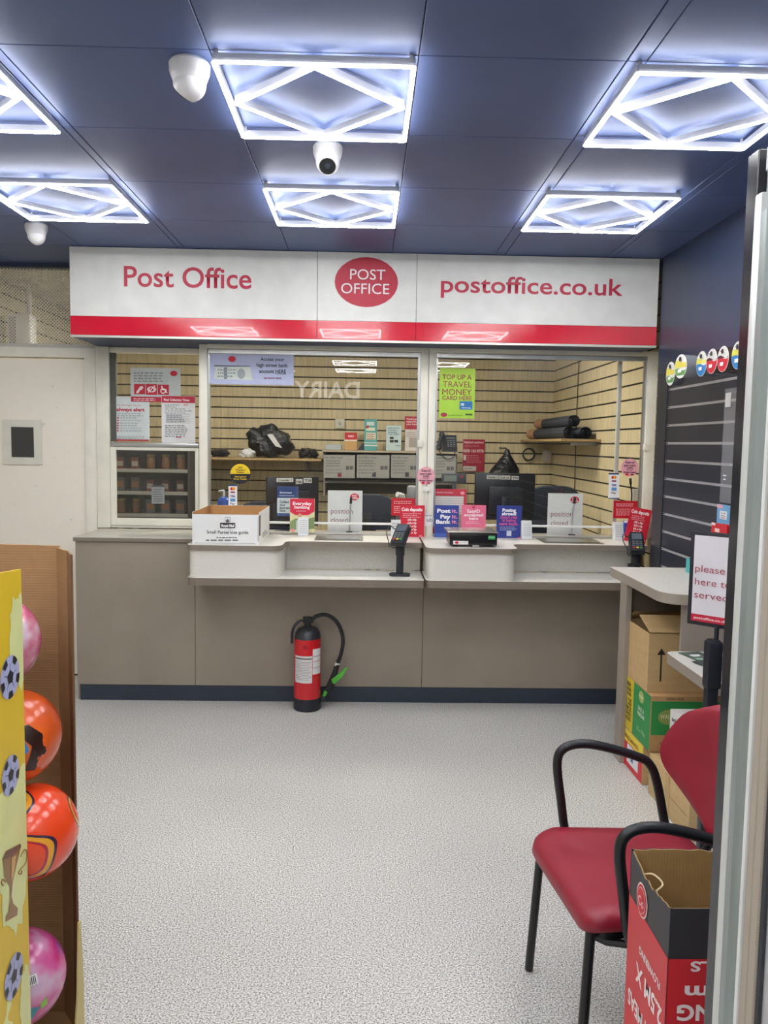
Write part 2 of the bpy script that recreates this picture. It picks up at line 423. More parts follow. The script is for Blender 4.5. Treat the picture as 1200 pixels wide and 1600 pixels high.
# sash window at the left ---------------------------------------------------
FR = M(CREAM, .38); ALU = M('#b4b6b4', .3, .8); GL = glass_mat((.985, .99, .985), 1.62); GLD = glass_mat((.82, .83, .83), 1.9)
w1 = estruct('window_1', (-1.33, YP, 1.0))
mb = MB(); a, b = -1.742, -1.658
mb.box(a, b, YP-.035, YP+.05, .998, 2.165, .004).box(-1.086, -1.02, YP-.02, YP+.05, .998, 2.165, .004).box(b, -1.086, YP-.02, YP+.05, 2.13, 2.165, .004).box(b, -1.086, YP-.02, YP+.05, .998, 1.012, .002)
obj('window_frame', mb, FR, w1)
obj('dark_gasket', MB().box(-1.657, -1.62, YP-.012, YP+.02, 1.56, 2.128), M('#54564f', .4), w1)
obj('mid_rail', MB().box(-1.657, -1.087, YP-.03, YP+.02, 1.527, 1.555, .004), ALU, w1)
s_ = obj('lower_sash', MB().box(-1.657, -1.622, YP-.028, YP-.004, 1.014, 1.525, .003).box(-1.11, -1.087, YP-.028, YP-.004, 1.014, 1.525, .003).box(-1.622, -1.11, YP-.028, YP-.004, 1.014, 1.062, .003).box(-1.622, -1.11, YP-.028, YP-.004, 1.505, 1.525, .003), FR, w1)
obj('glass_pane', MB().box(-1.622, -1.11, YP-.018, YP-.012, 1.06, 1.508), GLD, s_)
obj('glass_pane', MB().box(-1.62, -1.087, YP+.0, YP+.006, 1.556, 2.128), GL, w1)
# return between the sash window and the counter glass
w4 = estruct('window_2', (-1.0, 5.2, 1.0))
obj('window_frame', MB().box(-1.034, -.985, YG-.03, YG+.03, .997, 2.165, .004).box(-1.03, -.99, YG+.03, YP-.02, 2.13, 2.165).box(-1.03, -.99, YG+.03, YP-.02, .997, 1.02), FR, w4)
obj('glass_pane', MB().box(-1.012, -1.006, YG+.03, YP-.02, 1.02, 2.13), GL, w4)
def counter_window(name, x0, x1, xg0, xg1, handle):
    w_ = estruct(name, ((x0+x1)/2, YG, 1.0))
    mb = MB().box(x0, xg0, YG-.03, YG+.03, .997, 2.165, .004) if name != 'window_3' else MB()
    mb.box(xg1, x1, YG-.03, YG+.03, .997, 2.165, .004).box(x0 if name != 'window_3' else -.985, x1, YG-.032, YG+.03, 2.142, 2.172, .004)
    obj('window_frame', mb, FR, w_)
    obj('head_track', MB().box(xg0, xg1, YG-.012, YG+.02, 2.112, 2.14, .002, 1).box(xg0, xg0+.012, YG-.006, YG+.016, 1.05, 2.112).box(xg1-.016, xg1, YG-.006, YG+.016, 1.05, 2.112), ALU, w_)
    obj('glass_pane', MB().box(xg0+.01, xg1-.01, YG, YG+.007, 1.072, 2.115), GL, w_)
    obj('glass_edge_strip', MB().box(xg0+.0, xg1-.0, YG-.009, YG+.014, 1.06, 1.073, .002), M('#e6e6e2', .3), w_)
    obj('catch', MB().box(xg1-.012, xg1+.02, YG-.05, YG-.025, 1.555, 1.6, .004), M('#e2dfd2', .4), w_)
    obj('sill_strip', MB().box(xg0, xg1, YG-.03, YG+.05, .997, 1.008, .002), M('#bfbfb9', .35, .5), w_)
counter_window('window_3', -.985, .383, -.985, .334, 0)
counter_window('window_4', .385, 1.822, .43, 1.755, 0)

# ================================================================= SIGN FASCIA
fa = thing('sign_fascia', 'long white sign board with a red lower band over the counter windows', 'sign', (0, YF, 2.17))
xa, xb = -1.727, 1.709; ZB = 2.165
s1 = PY(496, 450, YF).x; s2 = PY(651, 450, YF).x
zr = PY(570, 502, YF).z
obj('sign_box', MB().box(xa, xb, YF+.006, YP+.05, ZB+.002, H+.0), M('#2c3b5c', .45), fa)
for u0, u1 in ((xa, s1), (s1, s2), (s2, xb)):
    obj('white_panel', MB().box(u0+.0012, u1-.0012, YF, YF+.006, zr, H-.004, .0008, 1), M('#dcddd9', .42), fa)
    obj('red_band', MB().box(u0+.0008, u1-.0008, YF-.001, YF+.006, ZB+.012, zr-.001, .0008, 1), M('#cf1733', .14, coat=.5), fa)
obj('metal_lip', MB().box(xa, xb, YF-.004, YF+.01, ZB-.002, ZB+.011, .001, 1), M('#d4d4cc', .3, .4), fa)
RL = '#bb2a45'
fill(fa, [('t', 'Post Office', 194, 393, 449, 33, RL, .012), ('t', 'postoffice.co.uk', 689, 973, 459, 27, RL, .014)], YF, .001)
fill(fa, [('e', 572.5, 441, 48.5, 37.5, '#b81f3a', 'red_oval'), ('t', 'POST', 547, 602, 437, 17, '#eceaea', 0), ('t', 'OFFICE', 533, 608, 459, 17, '#eceaea', 0)], YF, .001)

# ================================================================= COUNTER
ZC = .995
SPK = M('#d6d3cb', .35, kind='fine_speckle'); TAU = M(TAUPE, .45, kind='tile'); EDGE = M('#7e7469', .4)
cb = thing('service_counter', 'long taupe panelled counter base with a navy plinth under the windows', 'counter', (0, YF, 0))
cuts = [-1.72, PY(305, 1000, YF).x, PY(660, 1000, YF).x, 1.70]
for i, (a, b) in enumerate(zip(cuts, cuts[1:])): obj('front_panel', MB().box(a+.0012, b-.0012, YF, YF+.02, .098, .964 if i == 0 else .767, .001, 1), TAU, cb)
obj('front_panel', MB().box(cuts[1]+.0012, -.996, YF, YF+.02, .7675, .964, .001, 1), TAU, cb)
obj('side_panel', MB().box(-1.72, -1.70, YF+.021, YP-.05, .0, .964), TAU, cb)
obj('plinth', MB().box(-1.705, 1.70, YF+.006, YF+.022, 0, .097), M(NAVY, .4), cb)
o = obj('worktop', MB().box(-1.728, -1.0, YF-.012, YP-.036, .966, ZC, .006), [M('#b9b7ac', .22, kind='tile')], None, (-1.4, 5.0, ZC)); tag(o, 'plain grey counter top at the left, below the small sash window', 'worktop')
obj('edge_band', MB().box(-1.727, -1.0, YF-.016, YF-.0125, .968, .990, .002, 1), EDGE, o)
def counter_unit(label, xl, xb_, xr):
    t = thing('counter_unit', label, 'counter', ((xl+xr)/2, 4.8, .77), 'speckled counter ledges in front of the windows')
    yr, yf = 4.72, 4.485
    P = [(xl, yf), (xb_, yf), (xb_+.012, yr), (xr, yr), (xr, YG+.09), (xl, YG+.09)]
    def out(ins, yrec): return roundpoly([(xl+ins, yf+ins), (xb_-ins, yf+ins), (xb_-ins+.004, yrec), (xr, yrec), (xr, YG-.04), (xl+ins, YG-.04)], [.06, .07, .05, 0, 0, 0])
    mb = MB(); mb.mi = 0; mb.prism(out(0, yr), ZC-.029, ZC, 'z', side=1); obj('top_slab', mb, [SPK, EDGE], t)
    mb = MB(); mb.prism(roundpoly([(xl+.012, yf+.012), (xb_-.012, yf+.012), (xb_-.008, 4.86), (xr, 4.86), (xr, YF+.05), (xr, YF+.1), (xl+.012, YF+.1)], [.05, .07, .03, 0, 0, 0, 0]), .811, ZC-.0295, 'z'); obj('riser', mb, SPK, t)
    mb = MB(); mb.prism(roundpoly([(xl, yf), (xr, yf), (xr, YF+.02), (xl, YF+.02)], [.06, .012, 0, 0]), .768, .811, 'z', side=1); obj('ledge', mb, [M('#d9d7d0', .2, kind='fine_speckle'), M('#7a7064', .4)], t)
    return t
counter_unit('left speckled counter unit with raised box end and lower writing ledge', -.993, -.463, .337)
counter_unit('right speckled counter unit with raised box end, beside the dark slat wall', .347, .865, 1.675)

# ================================================================= CEILING LIGHTS
EM = M('#fdfcfb', .5, emit=TUBE_POWER, kind='plain'); HS = M('#a9abb4', .45)
def ceiling_light():
    t = thing('ceiling_light', '', 'light', (0, 0, 0)); hx, hy = .285, .285; wv = .0068
    def bar(p, q, up=0):
        p, q = Vector((*p, 0)), Vector((*q, 0)); d_ = (q-p).normalized(); nrm = Vector((-d_.y, d_.x, 0))*wv
        def pr(z0, z1, mat, nm, k=1.0):
            mb = MB(); mb.prism([tuple((p-nrm*k)[:2]), tuple((q-nrm*k)[:2]), tuple((q+nrm*k)[:2]), tuple((p+nrm*k)[:2])], z0, z1); obj(nm, mb, mat, t, local=True)
        pr(.0045, .0075, EM, 'light_tube'); 
        hb.append((p, q, nrm*.8))
    hb = []
    c = [(-hx, -hy), (hx, -hy), (hx, hy), (-hx, hy)]; mids = [(0, -hy+.018), (hx-.018, 0), (0, hy-.018), (-hx+.018, 0)]
    for i in range(4): bar(c[i], c[(i+1) % 4])
    for i in range(4): bar(mids[i], mids[(i+1) % 4])
    mb = MB()
    for p, q, nn in hb: mb.prism([tuple((p-nn)[:2]), tuple((q-nn)[:2]), tuple((q+nn)[:2]), tuple((p+nn)[:2])], .008, .03)
    for sx in (-1, 1):
        for sy in (-1, 1): mb.cyl((sx*hx*.98, sy*hy*.98, .025), (sx*hx*.98, sy*hy*.98, .0415), .006)
    obj('housing', mb, HS, t, local=True); return t
cl = ceiling_light(); ZL = H-.0415
spots = [(-.163, 2.70, 'glowing rectangular diamond ceiling light, nearest of the middle column above the counter'),
         (1.055, 2.70, 'glowing diamond ceiling light at the upper right, nearest of the right column'),
         (-1.385, 2.70, 'glowing diamond ceiling light cut off by the upper left edge of the photo'),
         (-.163, 3.86, 'glowing diamond ceiling light just in front of the sign, middle column'),
         (1.055, 3.86, 'smaller glowing diamond ceiling light near the right end of the sign'),
         (-1.385, 3.86, 'glowing diamond ceiling light near the left end of the sign, by the small dome camera')]
for i, (x, y, lb) in enumerate(spots):
    if i == 0: cl.location = (x, y, ZL); cl['label'] = lb; cl['group'] = 'diamond ceiling lights'
    else: dup(cl, (x, y, ZL), lb, 'diamond ceiling lights')
for x in (-.163, 1.055, -1.385):
    for y in (1.54, .38, -.8, -1.95): dup(cl, (x, y, ZL), 'glowing diamond ceiling light of the rows behind the photographer', 'diamond ceiling lights')
bl = thing('ceiling_panel_light', 'flat rectangular ceiling light inside the booth behind the glass', 'light', (.35, 6.4, H))
obj('housing', MB().box(.05, .65, 6.1, 6.7, H-.03, H+.01, .004), M('#b9b9b4', .4), bl)
obj('diffuser', MB().box(.07, .63, 6.12, 6.68, H-.036, H-.0305), M('#fff6e6', .5, emit=BOOTH_POWER, kind='plain'), bl)
bl.location = (.5, 5.95, H); dup(bl, (-1.2, 5.95, H), 'flat rectangular ceiling light over the left of the booth')

# security cameras ----------------------------------------------------------
WH = M('#d9d9dc', .35)
def turret(x, y, lb, face, r=.056):
    t = thing('dome_camera', lb, 'camera', (x, y, H), 'white dome cameras on the ceiling')
    obj('mount', MB().lathe([(r*.9, 0), (r, -.008), (r*.98, -.03), (r*.82, -.055), (r*.72, -.062)], (x, y, H), 36), WH, t)
    c = Vector((x, y, H-.062)); f = Vector(face).normalized()
    obj('eyeball', MB().lathe([(r*.80*math.cos(a), r*.80*math.sin(a)) for a in [(-PI/2)+i*(PI/2+.72)/14 for i in range(15)]], c, 36, f), WH, t)
    h = r*.80*math.sin(.72)
    ls = obj('lens_window', MB().lathe([(r*.56, 0), (r*.54, .003)], c+f*h, 32, f), M('#15171b', .1), t)
    obj('lens', MB().lathe([(r*.2, .003), (r*.16, .006), (.001, .007)], c+f*h, 24, f), M('#2b3138', .05), ls)
    return t
turret(-.535, 2.50, 'large white dome security camera left of the nearest middle light, turned left', (-.75, .5, -.75), .06)
turret(-.158, 3.14, 'white dome security camera facing the viewer between the two middle lights', (.02, -.75, -.75))
turret(-1.73, 4.36, 'small white dome camera at the left end of the sign', (-.8, .35, -.6))

# ================================================================= BOARDS AND NOTICES ON THE GLASS
YS = YG-.004
LIL = '#b3bbdc'
card('bank_notice', 'lilac bank account notice with a banknote picture at the top left of the big window', 'notice', (327, 547, 459, 601), YS, LIL,
     [('e', 362.5, 561, 6, 4.5, PO_RED), ('r', 335, 571, 391, 573, '#55586a'), ('p', [(337, 573), (391, 573), (395, 594), (334, 592)], '#ccd3cd', 'banknote'),
      ('e', 377, 584, 6, 8, '#9aa3a6', 'portrait'), ('r', 350, 574, 355, 592, '#77818a'), ('l', 340, 578, 372, 3, 5, '#8d979d'),
      ('t', 'Access your', 407, 444, 564, 5.6, '#3d4258', .02), ('t', 'high street bank', 401, 450, 573.5, 6, '#3d4258', .02), ('t', 'account HERE', 405, 447, 583, 6, '#3d4258', .02), ('r', 431, 584, 447, 584.7, '#3d4258'), ('t', 'Ask here for details', 412, 440, 592, 3, '#8a3550', .02)])
card('travel_poster', 'lime green travel money poster stuck on the right window', 'poster', (686.5, 575.5, 742, 653.5), YS, '#a9d53f',
     [('r', 687, 576, 742, 600, '#b4dc48'), ('t', 'TOP UP A', 691, 737, 593, 8, '#9a2a4a', .01), ('t', 'TRAVEL', 692, 737, 605, 9.5, '#9a2a4a', 0), ('t', 'MONEY', 691, 737, 617, 9.5, '#9a2a4a', 0), ('t', 'CARD HERE', 691, 737, 625, 6.6, '#9a2a4a', .01),
      ('r', 718, 627, 738, 640, '#2a78b8', 'bank_card'), ('r', 720, 630, 725, 634, '#cfe0e8'), ('t', 'TRAVEL', 721, 736, 638.5, 2.2, '#e8f0f4'), ('e', 693.5, 648, 5, 3.4, '#a8324a'), ('r', 727, 646.5, 738, 649, '#3c5a20'), ('l', 700, 649, 725, 1, 3, '#6f9a2a')])
card('access_notice', 'pale notice with three red symbol squares in the sash window', 'notice', (204, 575, 282, 628), YP-.004, '#c4cbc9',
     [('l', 209, 583, 262, 4, 4.2, '#8a8f92'), ('e', 271.5, 583.5, 5.5, 4.2, PO_RED), ('r', 209.5, 600, 227, 616, '#c21f3a', 'symbol_square'), ('r', 228, 600, 245.5, 617, '#c21f3a', 'symbol_square'), ('r', 246.5, 601, 264, 617, '#c21f3a', 'symbol_square'),
      ('e', 237, 608.5, 7, 4.5, '#ecd9da', 'eye_symbol'), ('e', 237, 608.5, 3, 3, '#c21f3a'), ('p', [(231, 613), (242, 602), (243, 603), (232, 614)], '#f0e4e4', 'slash'),
      ('e', 255, 611, 4.2, 4.2, '#f0e4e4', 'wheel'), ('e', 255, 611, 2.6, 2.6, '#c21f3a'), ('p', [(252, 603), (254, 603), (255, 608), (260, 608), (261, 613), (263, 614), (259, 614), (258, 610), (253, 609.5)], '#f0e4e4', 'wheelchair_figure'),
      ('p', [(213, 613), (219, 604), (223, 603), (224, 606), (222, 609), (219, 610), (217, 614), (214, 615)], '#f0e4e4', 'ear_symbol'), ('r', 205, 620, 253, 628, '#bb2340'), ('l', 209, 623, 250, 2, 2.6, '#e8c8cc')])
card('alert_notice', 'pale notice headed always alert, lower left in the sash window', 'notice', (179, 620, 233.5, 689), YP-.0075, '#cfd8d7',
     [('t', 'day and night, we are', 183, 220, 634.5, 3.4, '#b9696f', 0), ('t', 'always alert', 182, 226, 642.5, 5.6, '#b8334c', .04), ('l', 183, 646.5, 226, 2, 3.2, '#9aa2a4')] +
     [('e', 184.5, 653+i*4, 1.4, 1.4, '#b8334c', 'bullet') for i in range(6)] + [('l', 188, 653, 222, 6, 4, '#a9afb0'), ('l', 183, 682, 228, 2, 2.6, '#a9afb0'), ('r', 179.5, 686.5, 233, 689, '#b03a50')])
card('collection_notice', 'white sheet with a red heading band about final collection times', 'notice', (252.5, 618.5, 305, 692), YP-.0105, '#e3e4e4',
     [('r', 252.8, 619, 304.8, 629.5, '#c32443'), ('t', 'Final Collection Times', 256, 296, 626.5, 3.7, '#f4e8ea', .03), ('t', 'POST', 287, 294, 634, 2, PO_RED, .03), ('l', 258, 633, 280, 2, 3, '#8c8f96'), ('l', 258, 639, 300, 3, 3.1, '#a2a5ab')] +
     [('r', 259, 647+i*3.4, 297, 647.4+i*3.4, '#a2a5ab', 'table_rule') for i in range(5)] + [('l', 260, 648.8, 290, 4, 3.4, '#9a9da5'), ('l', 258, 665, 296, 6, 3.3, '#8c8f96'), ('r', 275, 682.5, 283, 684, '#b34a58')])
card('small_notice', 'small pale square notice low in the lower sash', 'notice', (237, 758, 257, 787), YP-.030, '#8d9090', [('r', 237, 758, 257, 761, '#4b4c50'), ('l', 239, 765, 255, 6, 3.6, '#5c5f62')])
round_badge('round_sticker', 'round yellow and black money transfer sticker low on the big window', 'sticker', (375.5, 740), 16.2, YS, '#17161a',
    [('p', [(375.5+15.8*math.cos(a), 740.5-15.8*math.sin(a)) for a in [i*PI/20 for i in range(21)]], '#eccb1c', 'yellow_half'), ('t', 'WU', 371.5, 379, 732, 2.8, '#2a2412', .02), ('t', 'Western', 368, 383, 735.6, 3, '#2a2412', .02), ('t', 'Union', 370, 381, 739, 2.8, '#2a2412', .02),
     ('t', 'International', 367, 384.5, 746, 2.7, '#d7b92a', .03), ('t', 'Money Transfer', 365, 386, 749.5, 2.5, '#d7b92a', .03)])
def pay(label, rect):
    x0, y0, x1, y1 = rect; cx = (x0+x1)/2; w_ = x1-x0; hh = y1-y0
    card('card_sticker', label, 'sticker', rect, YS, '#e9eaec', [('r', x0, y0, x1, y0+2.5, '#1f3c66'), ('r', x0, y1-1.5, x1, y1, '#2f4a78'), ('e', cx-1.8, y0+hh*.17, 2.4, 2.4, '#d8402a', 'printed_disc'), ('e', cx+1.8, y0+hh*.17, 2.4, 2.4, '#e8a030', 'printed_disc'),
         ('r', cx-3.5, y0+hh*.28, cx+3.5, y0+hh*.34, '#8b3a56'), ('t', 'VISA', cx-4, cx+4, y0+hh*.5, 3, '#24459a', .04), ('r', cx-4, y0+hh*.56, cx+4, y0+hh*.68, '#5b92c8'), ('t', 'Pay', cx-4, cx+3, y0+hh*.8, 3, '#55585c', .02)], group='payment stickers')
pay('narrow white payment card sticker beside the yellow round sticker', (357, 757, 370.5, 796)); pay('narrow white payment card sticker at the right end of the windows', (951, 739, 967.5, 779.5))
for c, lb, yy_ in (((665.5, 743.5), 'round pink parcel badge on the middle window post', YG-.034), ((984, 730.5), 'round pink parcel badge on the glass at the right end', YS)):
    cx, cy = c
    round_badge('pink_badge', lb, 'sticker', c, 14, yy_, '#e0a3b0', [('t', 'Send', cx-7, cx+7, cy-6.5, 3.4, '#5a2036', .03), ('t', 'parcels', cx-9, cx+9, cy-2, 3.2, '#5a2036', .03), ('t', 'with', cx-5, cx+5, cy+1.6, 3, '#5a2036', .03), ('t', 'DPD', cx-5, cx+5, cy+5.2, 3, '#5a2036', 0), ('t', 'from here', cx-10, cx+10, cy+8.6, 2.8, '#5a2036', .04), ('e', cx-4.5, cy+11, 2.6, 1.9, PO_RED), ('r', cx+1, cy+10, cx+6, cy+12, '#a02038')], 'pink parcel badges')
round_badge('round_hub_sign', 'round white badge on the middle post, half hidden behind the red leaflet', 'sign', (667, 812), 11, YG-.034, '#ececea', [('t', 'now', 662, 675, 806.5, 2.8, '#77787c', .02), ('t', 'ub', 667, 676, 815, 6, '#6c6e74', .01)])
p = PY(666, 780, YG-.05); p2 = PY(666, 760, YG-.05); p3 = PY(666, 802, YG-.05)
t = thing('pull_stick', 'thin white pull stick hanging on the middle post', 'handle', (p.x, YG-.05, p3.z))
obj('rod', MB().cyl((p.x, YG-.045, p3.z), (p.x, YG-.045, p2.z), .005), M('#e4e4df', .35), t)
obj('clip', MB().box(p.x-.02, p.x+.02, YG-.05, YG-.033, p2.z-.03, p2.z-.005, .003), M('#e4e4df', .35), t)

# ================================================================= CARDS STANDING ON THE COUNTER
def closed_card(lb, rect, extra=0):
    x0, y0, x1, y1 = rect
    o = card('position_closed_card', lb, 'card', (x0, y0, x1, y1), 5.19, '#d9dbda', [('t', 'position', x0+5, x1-15, y0+36, 8.5, '#8a5062', .0), ('t', 'closed', x0+5, x1-23, y0+50, 8.5, '#8a5062', .0)] + logo(x1-12, y0+10, 7, 5.4) + [('r', x0, y1-8, x1, y1, '#c21f36')], th=.004, group='position closed cards')
    return o
closed_card('white position closed card standing behind the left counter glass', (512, 766.5, 566, 839)); closed_card('white position closed card standing behind the right counter glass', (855.5, 771, 910, 843.5))
def goose(lb, base, mid, tip, col='#b9bbbd'):
    t = thing('gooseneck_microphone', lb, 'microphone', base)
    obj('stem', MB().tube([base, mid, tip], .005, 8, smooth=6), M(col, .3, .6), t)
    d_ = (Vector(tip)-Vector(mid)).normalized(); obj('head', MB().cyl(tip, Vector(tip)+d_*.04, .008), M('#17181a', .5), t)
    obj('foot', MB().cyl(base, Vector(base)+Vector((0, 0, .012)), .022), M('#222', .5), t)
b_ = PY(546, 815, 5.16)
goose('grey microphone stem standing before the left position closed card', (b_.x, 5.14, 1.0), tuple(PY(547, 800, 5.14)), tuple(PY(548, 787, 5.14)))
goose('thin microphone stem standing before the right position closed card', (PY(894, 815, 5.14).x, 5.14, 1.0), tuple(PY(895, 800, 5.14)), tuple(PY(897, 787, 5.14)))
b2 = PY(983, 800, 5.2); goose('black curved microphone stem behind the red notice at the right end of the counter', (b2.x, 5.2, 1.0), tuple(PY(987, 778, 5.2)), tuple(PY(985.5, 757, 5.2)), '#1c1d20')
YC = 5.03
card('payment_leaflet', 'navy and white leaflet about collecting payments behind the red banking leaflet', 'leaflet', (433, 760, 466, 806), YG+.009, '#ccd6da',
     [('r', 433, 760, 466, 778, '#24427a', 'navy_block'), ('t', 'Government', 437, 456, 771, 3, '#dfe6f0', .02), ('r', 436, 774, 460, 775, '#b8c6dc'), ('t', 'Collect', 437, 452, 786, 4.2, '#3b4f5a', .03), ('t', 'your', 437, 446, 790.5, 3.6, '#3b4f5a', .03), ('t', 'payment', 437, 455, 795, 3.6, '#3b4f5a', .03), ('t', 'here', 437, 446, 799.5, 3.6, '#3b4f5a', .03), ('r', 433, 802, 466, 806.5, '#2a4c80')])
card('banking_leaflet', 'red and green everyday banking leaflet with a family picture standing on the counter', 'leaflet', (453, 779, 491.5, 832), YC, '#d7d2a2',
     [('p', [(453.2, 779.2), (491.3, 779.2), (491.3, 799), (482, 805), (462, 805), (453.2, 800)], '#d02443', 'red_top'), ('t', 'Everyday', 457.5, 487, 789, 5, '#f4eaea', .03), ('t', 'banking', 460, 484, 794.5, 4.6, '#f4eaea', .03), ('l', 463, 798.5, 482, 1, 3, '#e8b8c0'),
      ('p', [(453.2, 815), (462, 810), (475, 812), (491.3, 808), (491.3, 826), (453.2, 828)], '#7e9060', 'meadow'), ('e', 468.5, 806, 3.2, 4, '#c89a74', 'head'), ('p', [(463, 832), (463, 815), (466, 810), (472, 810), (475, 816), (475, 832)], '#c8d4d2', 'jacket'), ('e', 457.5, 828.5, 3.2, 2.6, '#e08a94')])
def coin_card(lb, rect, rot=0, Y=YC):
    x0, y0, x1, y1 = rect; cx = (x0+x1)/2
    return card('coin_leaflet', lb, 'leaflet', rect, Y, '#cb2038', [('t', 'Coin deposits', x0+3, x1-3, y0+9, 5.4, '#f6e6e8', .04), ('l', x0+5, y0+13, x1-5, 3, 2.8, '#e7a0aa')] +
        [('t', s, cx-7, cx+7, y0+24+i*5, 3, '#f3dadd', .05) for i, s in enumerate(('£20 x 20p', '£10 x 10p', '£5 x 5p', '£1 x 2p', '£1 x 1p'))] + [('e', x1-6, y1-5, 3.4, 2.4, '#e07080')], group='coin deposits leaflets', rot=rot, th=.003)
coin_card('upright red coin deposits leaflet at the middle post', (624.5, 789.5, 663, 843)); coin_card('tilted red coin deposits leaflet at the right end of the counter', (980, 794, 1014, 848), .17, 4.97)
for lb, r in (('red notice with white text behind the left coin leaflet', (611.5, 778.5, 648.5, 806)), ('red notice with white text behind the right coin leaflet', (958.5, 782.5, 996, 810))):
    x0, y0, x1, y1 = r
    card('red_notice', lb, 'notice', r, 5.075, '#bd1526', [('l', x0+4, y0+5, x1-5, 2, 3, '#eab8bc'), ('l', x0+4, y0+13, x1-5, 4, 3, '#e8b0b4')], group='red notices at the counter')
card('leaflet_rack_board', 'red framed board with white paper strips behind the blue and pink leaflets', 'board', (676, 764, 728, 838), 5.15, '#c72a44',
     [('r', 679, 775, 724, 838, '#b9b5b2'), ('t', 'A selection of products', 679, 708, 770.5, 2.6, '#f0c8ce', .02), ('e', 722.5, 770.5, 3.5, 2.6, '#e8a0aa')] + [('r', 680, 776+i*3.5, 724, 778.6+i*3.5, '#e2e0dc', 'paper_strip') for i in range(8)])
def disp_card(name, lb, rect, bg, items, Y=YC): return card(name, lb, 'leaflet', rect, Y, bg, items, th=.003)
BL = '#2f4290'
disp_card('blue_leaflet', 'blue leaflet reading Post it Pay it Bank it behind the black scale', (679, 789.5, 716.5, 843), BL,
     [('t', 'Post', 683, 704, 801, 6, '#f0eef4', .04), ('t', 'it.', 706, 715, 801, 6, '#d88ab8', .03), ('t', 'Pay', 688, 704, 810, 6, '#f0eef4', .04), ('t', 'it.', 706, 715, 810, 6, '#d88ab8', .03), ('t', 'Bank', 681, 704, 818, 6, '#f0eef4', .04), ('t', 'it.', 706, 715, 818, 6, '#d88ab8', .03), ('r', 680, 833, 704, 843, '#4560ad')])
disp_card('pink_leaflet', 'pink leaflet reading EasyID accepted here between the two blue leaflets', (721, 789, 759, 832), '#df6d8c',
     [('e', 740, 792.5, 2.6, 1.8, '#c83050'), ('t', 'EasyID', 730, 750, 801, 5, '#f8e0e6', .03), ('t', 'accepted', 725, 755, 806.5, 4.4, '#f8e0e6', .04), ('t', 'here', 733, 747, 812, 4.4, '#f8e0e6', .04), ('l', 728, 815.5, 752, 2, 2.6, '#f0b4c4')])
disp_card('posting_leaflet', 'dark blue leaflet about posting abroad right of the black scale', (776, 790, 815, 843.5), '#2a3a88',
     [('t', 'Posting', 785, 806, 799.5, 5, '#f0eef4', .04), ('t', 'abroad?', 784, 807, 805, 4.8, '#f0eef4', .04), ('t', "Don't risk", 782, 809, 810.5, 4.6, '#d0559a', .03), ('t', 'it being', 785, 806, 815, 4.4, '#d0559a', .03), ('t', 'sent back.', 780, 810, 820.5, 4.6, '#d0559a', .03), ('l', 781, 823.5, 809, 3, 2.3, '#9aa4cc'), ('r', 791.5, 829.5, 799, 837.5, '#c9cde0', 'pale_square'), ('e', 811, 841, 2.8, 2, '#d85a78')])
# white speech speakers
def speaker(lb, rect, Y=5.0):
    x0, y0, x1, y1 = rect; a = PY(x0, y1, Y); b = PY(x1, y0, Y); zt = b.z
    t = thing('counter_speaker', lb, 'speaker', ((a.x+b.x)/2, Y, ZC), 'white counter speakers')
    obj('body', MB().prism([(Y-.012, ZC+.001), (Y+.045, ZC+.001), (Y+.045, zt), (Y+.022, zt)], a.x, b.x, 'x', bev=.003), M('#d5d7d7', .4), t)
    mb = MB(); w_ = b.x-a.x
    for i in range(7):
        for j in range(5):
            z = ZC+.02+(zt-ZC-.03)*i/7; yy_ = Y-.012+.034*(z-ZC)/(zt-ZC)-.0025
            mb.box(a.x+w_*(.18+.15*j), a.x+w_*(.18+.15*j)+.004, yy_, yy_+.002, z, z+.005)
    obj('sound_holes', mb, M('#9b9d9f', .6), t)
speaker('small white speaker block before the banking leaflet', (465.5, 809, 482, 839)); speaker('small white speaker block right of the dark blue leaflet', (814.5, 814.5, 832, 845)); speaker('small white speaker block left of the right card terminal', (959.5, 817, 977.5, 847))
card('tray_card', 'small white card standing behind the left card terminal', 'card', (611, 812, 626, 838), 5.01, '#d4d6d6', [('l', 613, 818, 624, 3, 4, '#9a9ca0')])
for lb, x0, x1 in (('stainless cash tray set in the left counter top below the glass', 492, 567), ('stainless cash tray set in the right counter top below the glass', 838, 925)):
    a = PZ(x0, 842, ZC).x; b = PZ(x1, 842, ZC).x
    t = thing('cash_tray', lb, 'tray', ((a+b)/2, 4.85, ZC), 'stainless cash trays')
    obj('rim', MB().box(a, b, 4.78, 5.05, ZC+.0005, ZC+.0035, .001, 1), M('#a9a8a2', .28, .9, kind='brushed', s=(6, .1, .1)), t)
    obj('slot', MB().box(a+.02, b-.02, 4.80, 4.83, ZC+.004, ZC+.0045), M('#3d3b38', .4), t)

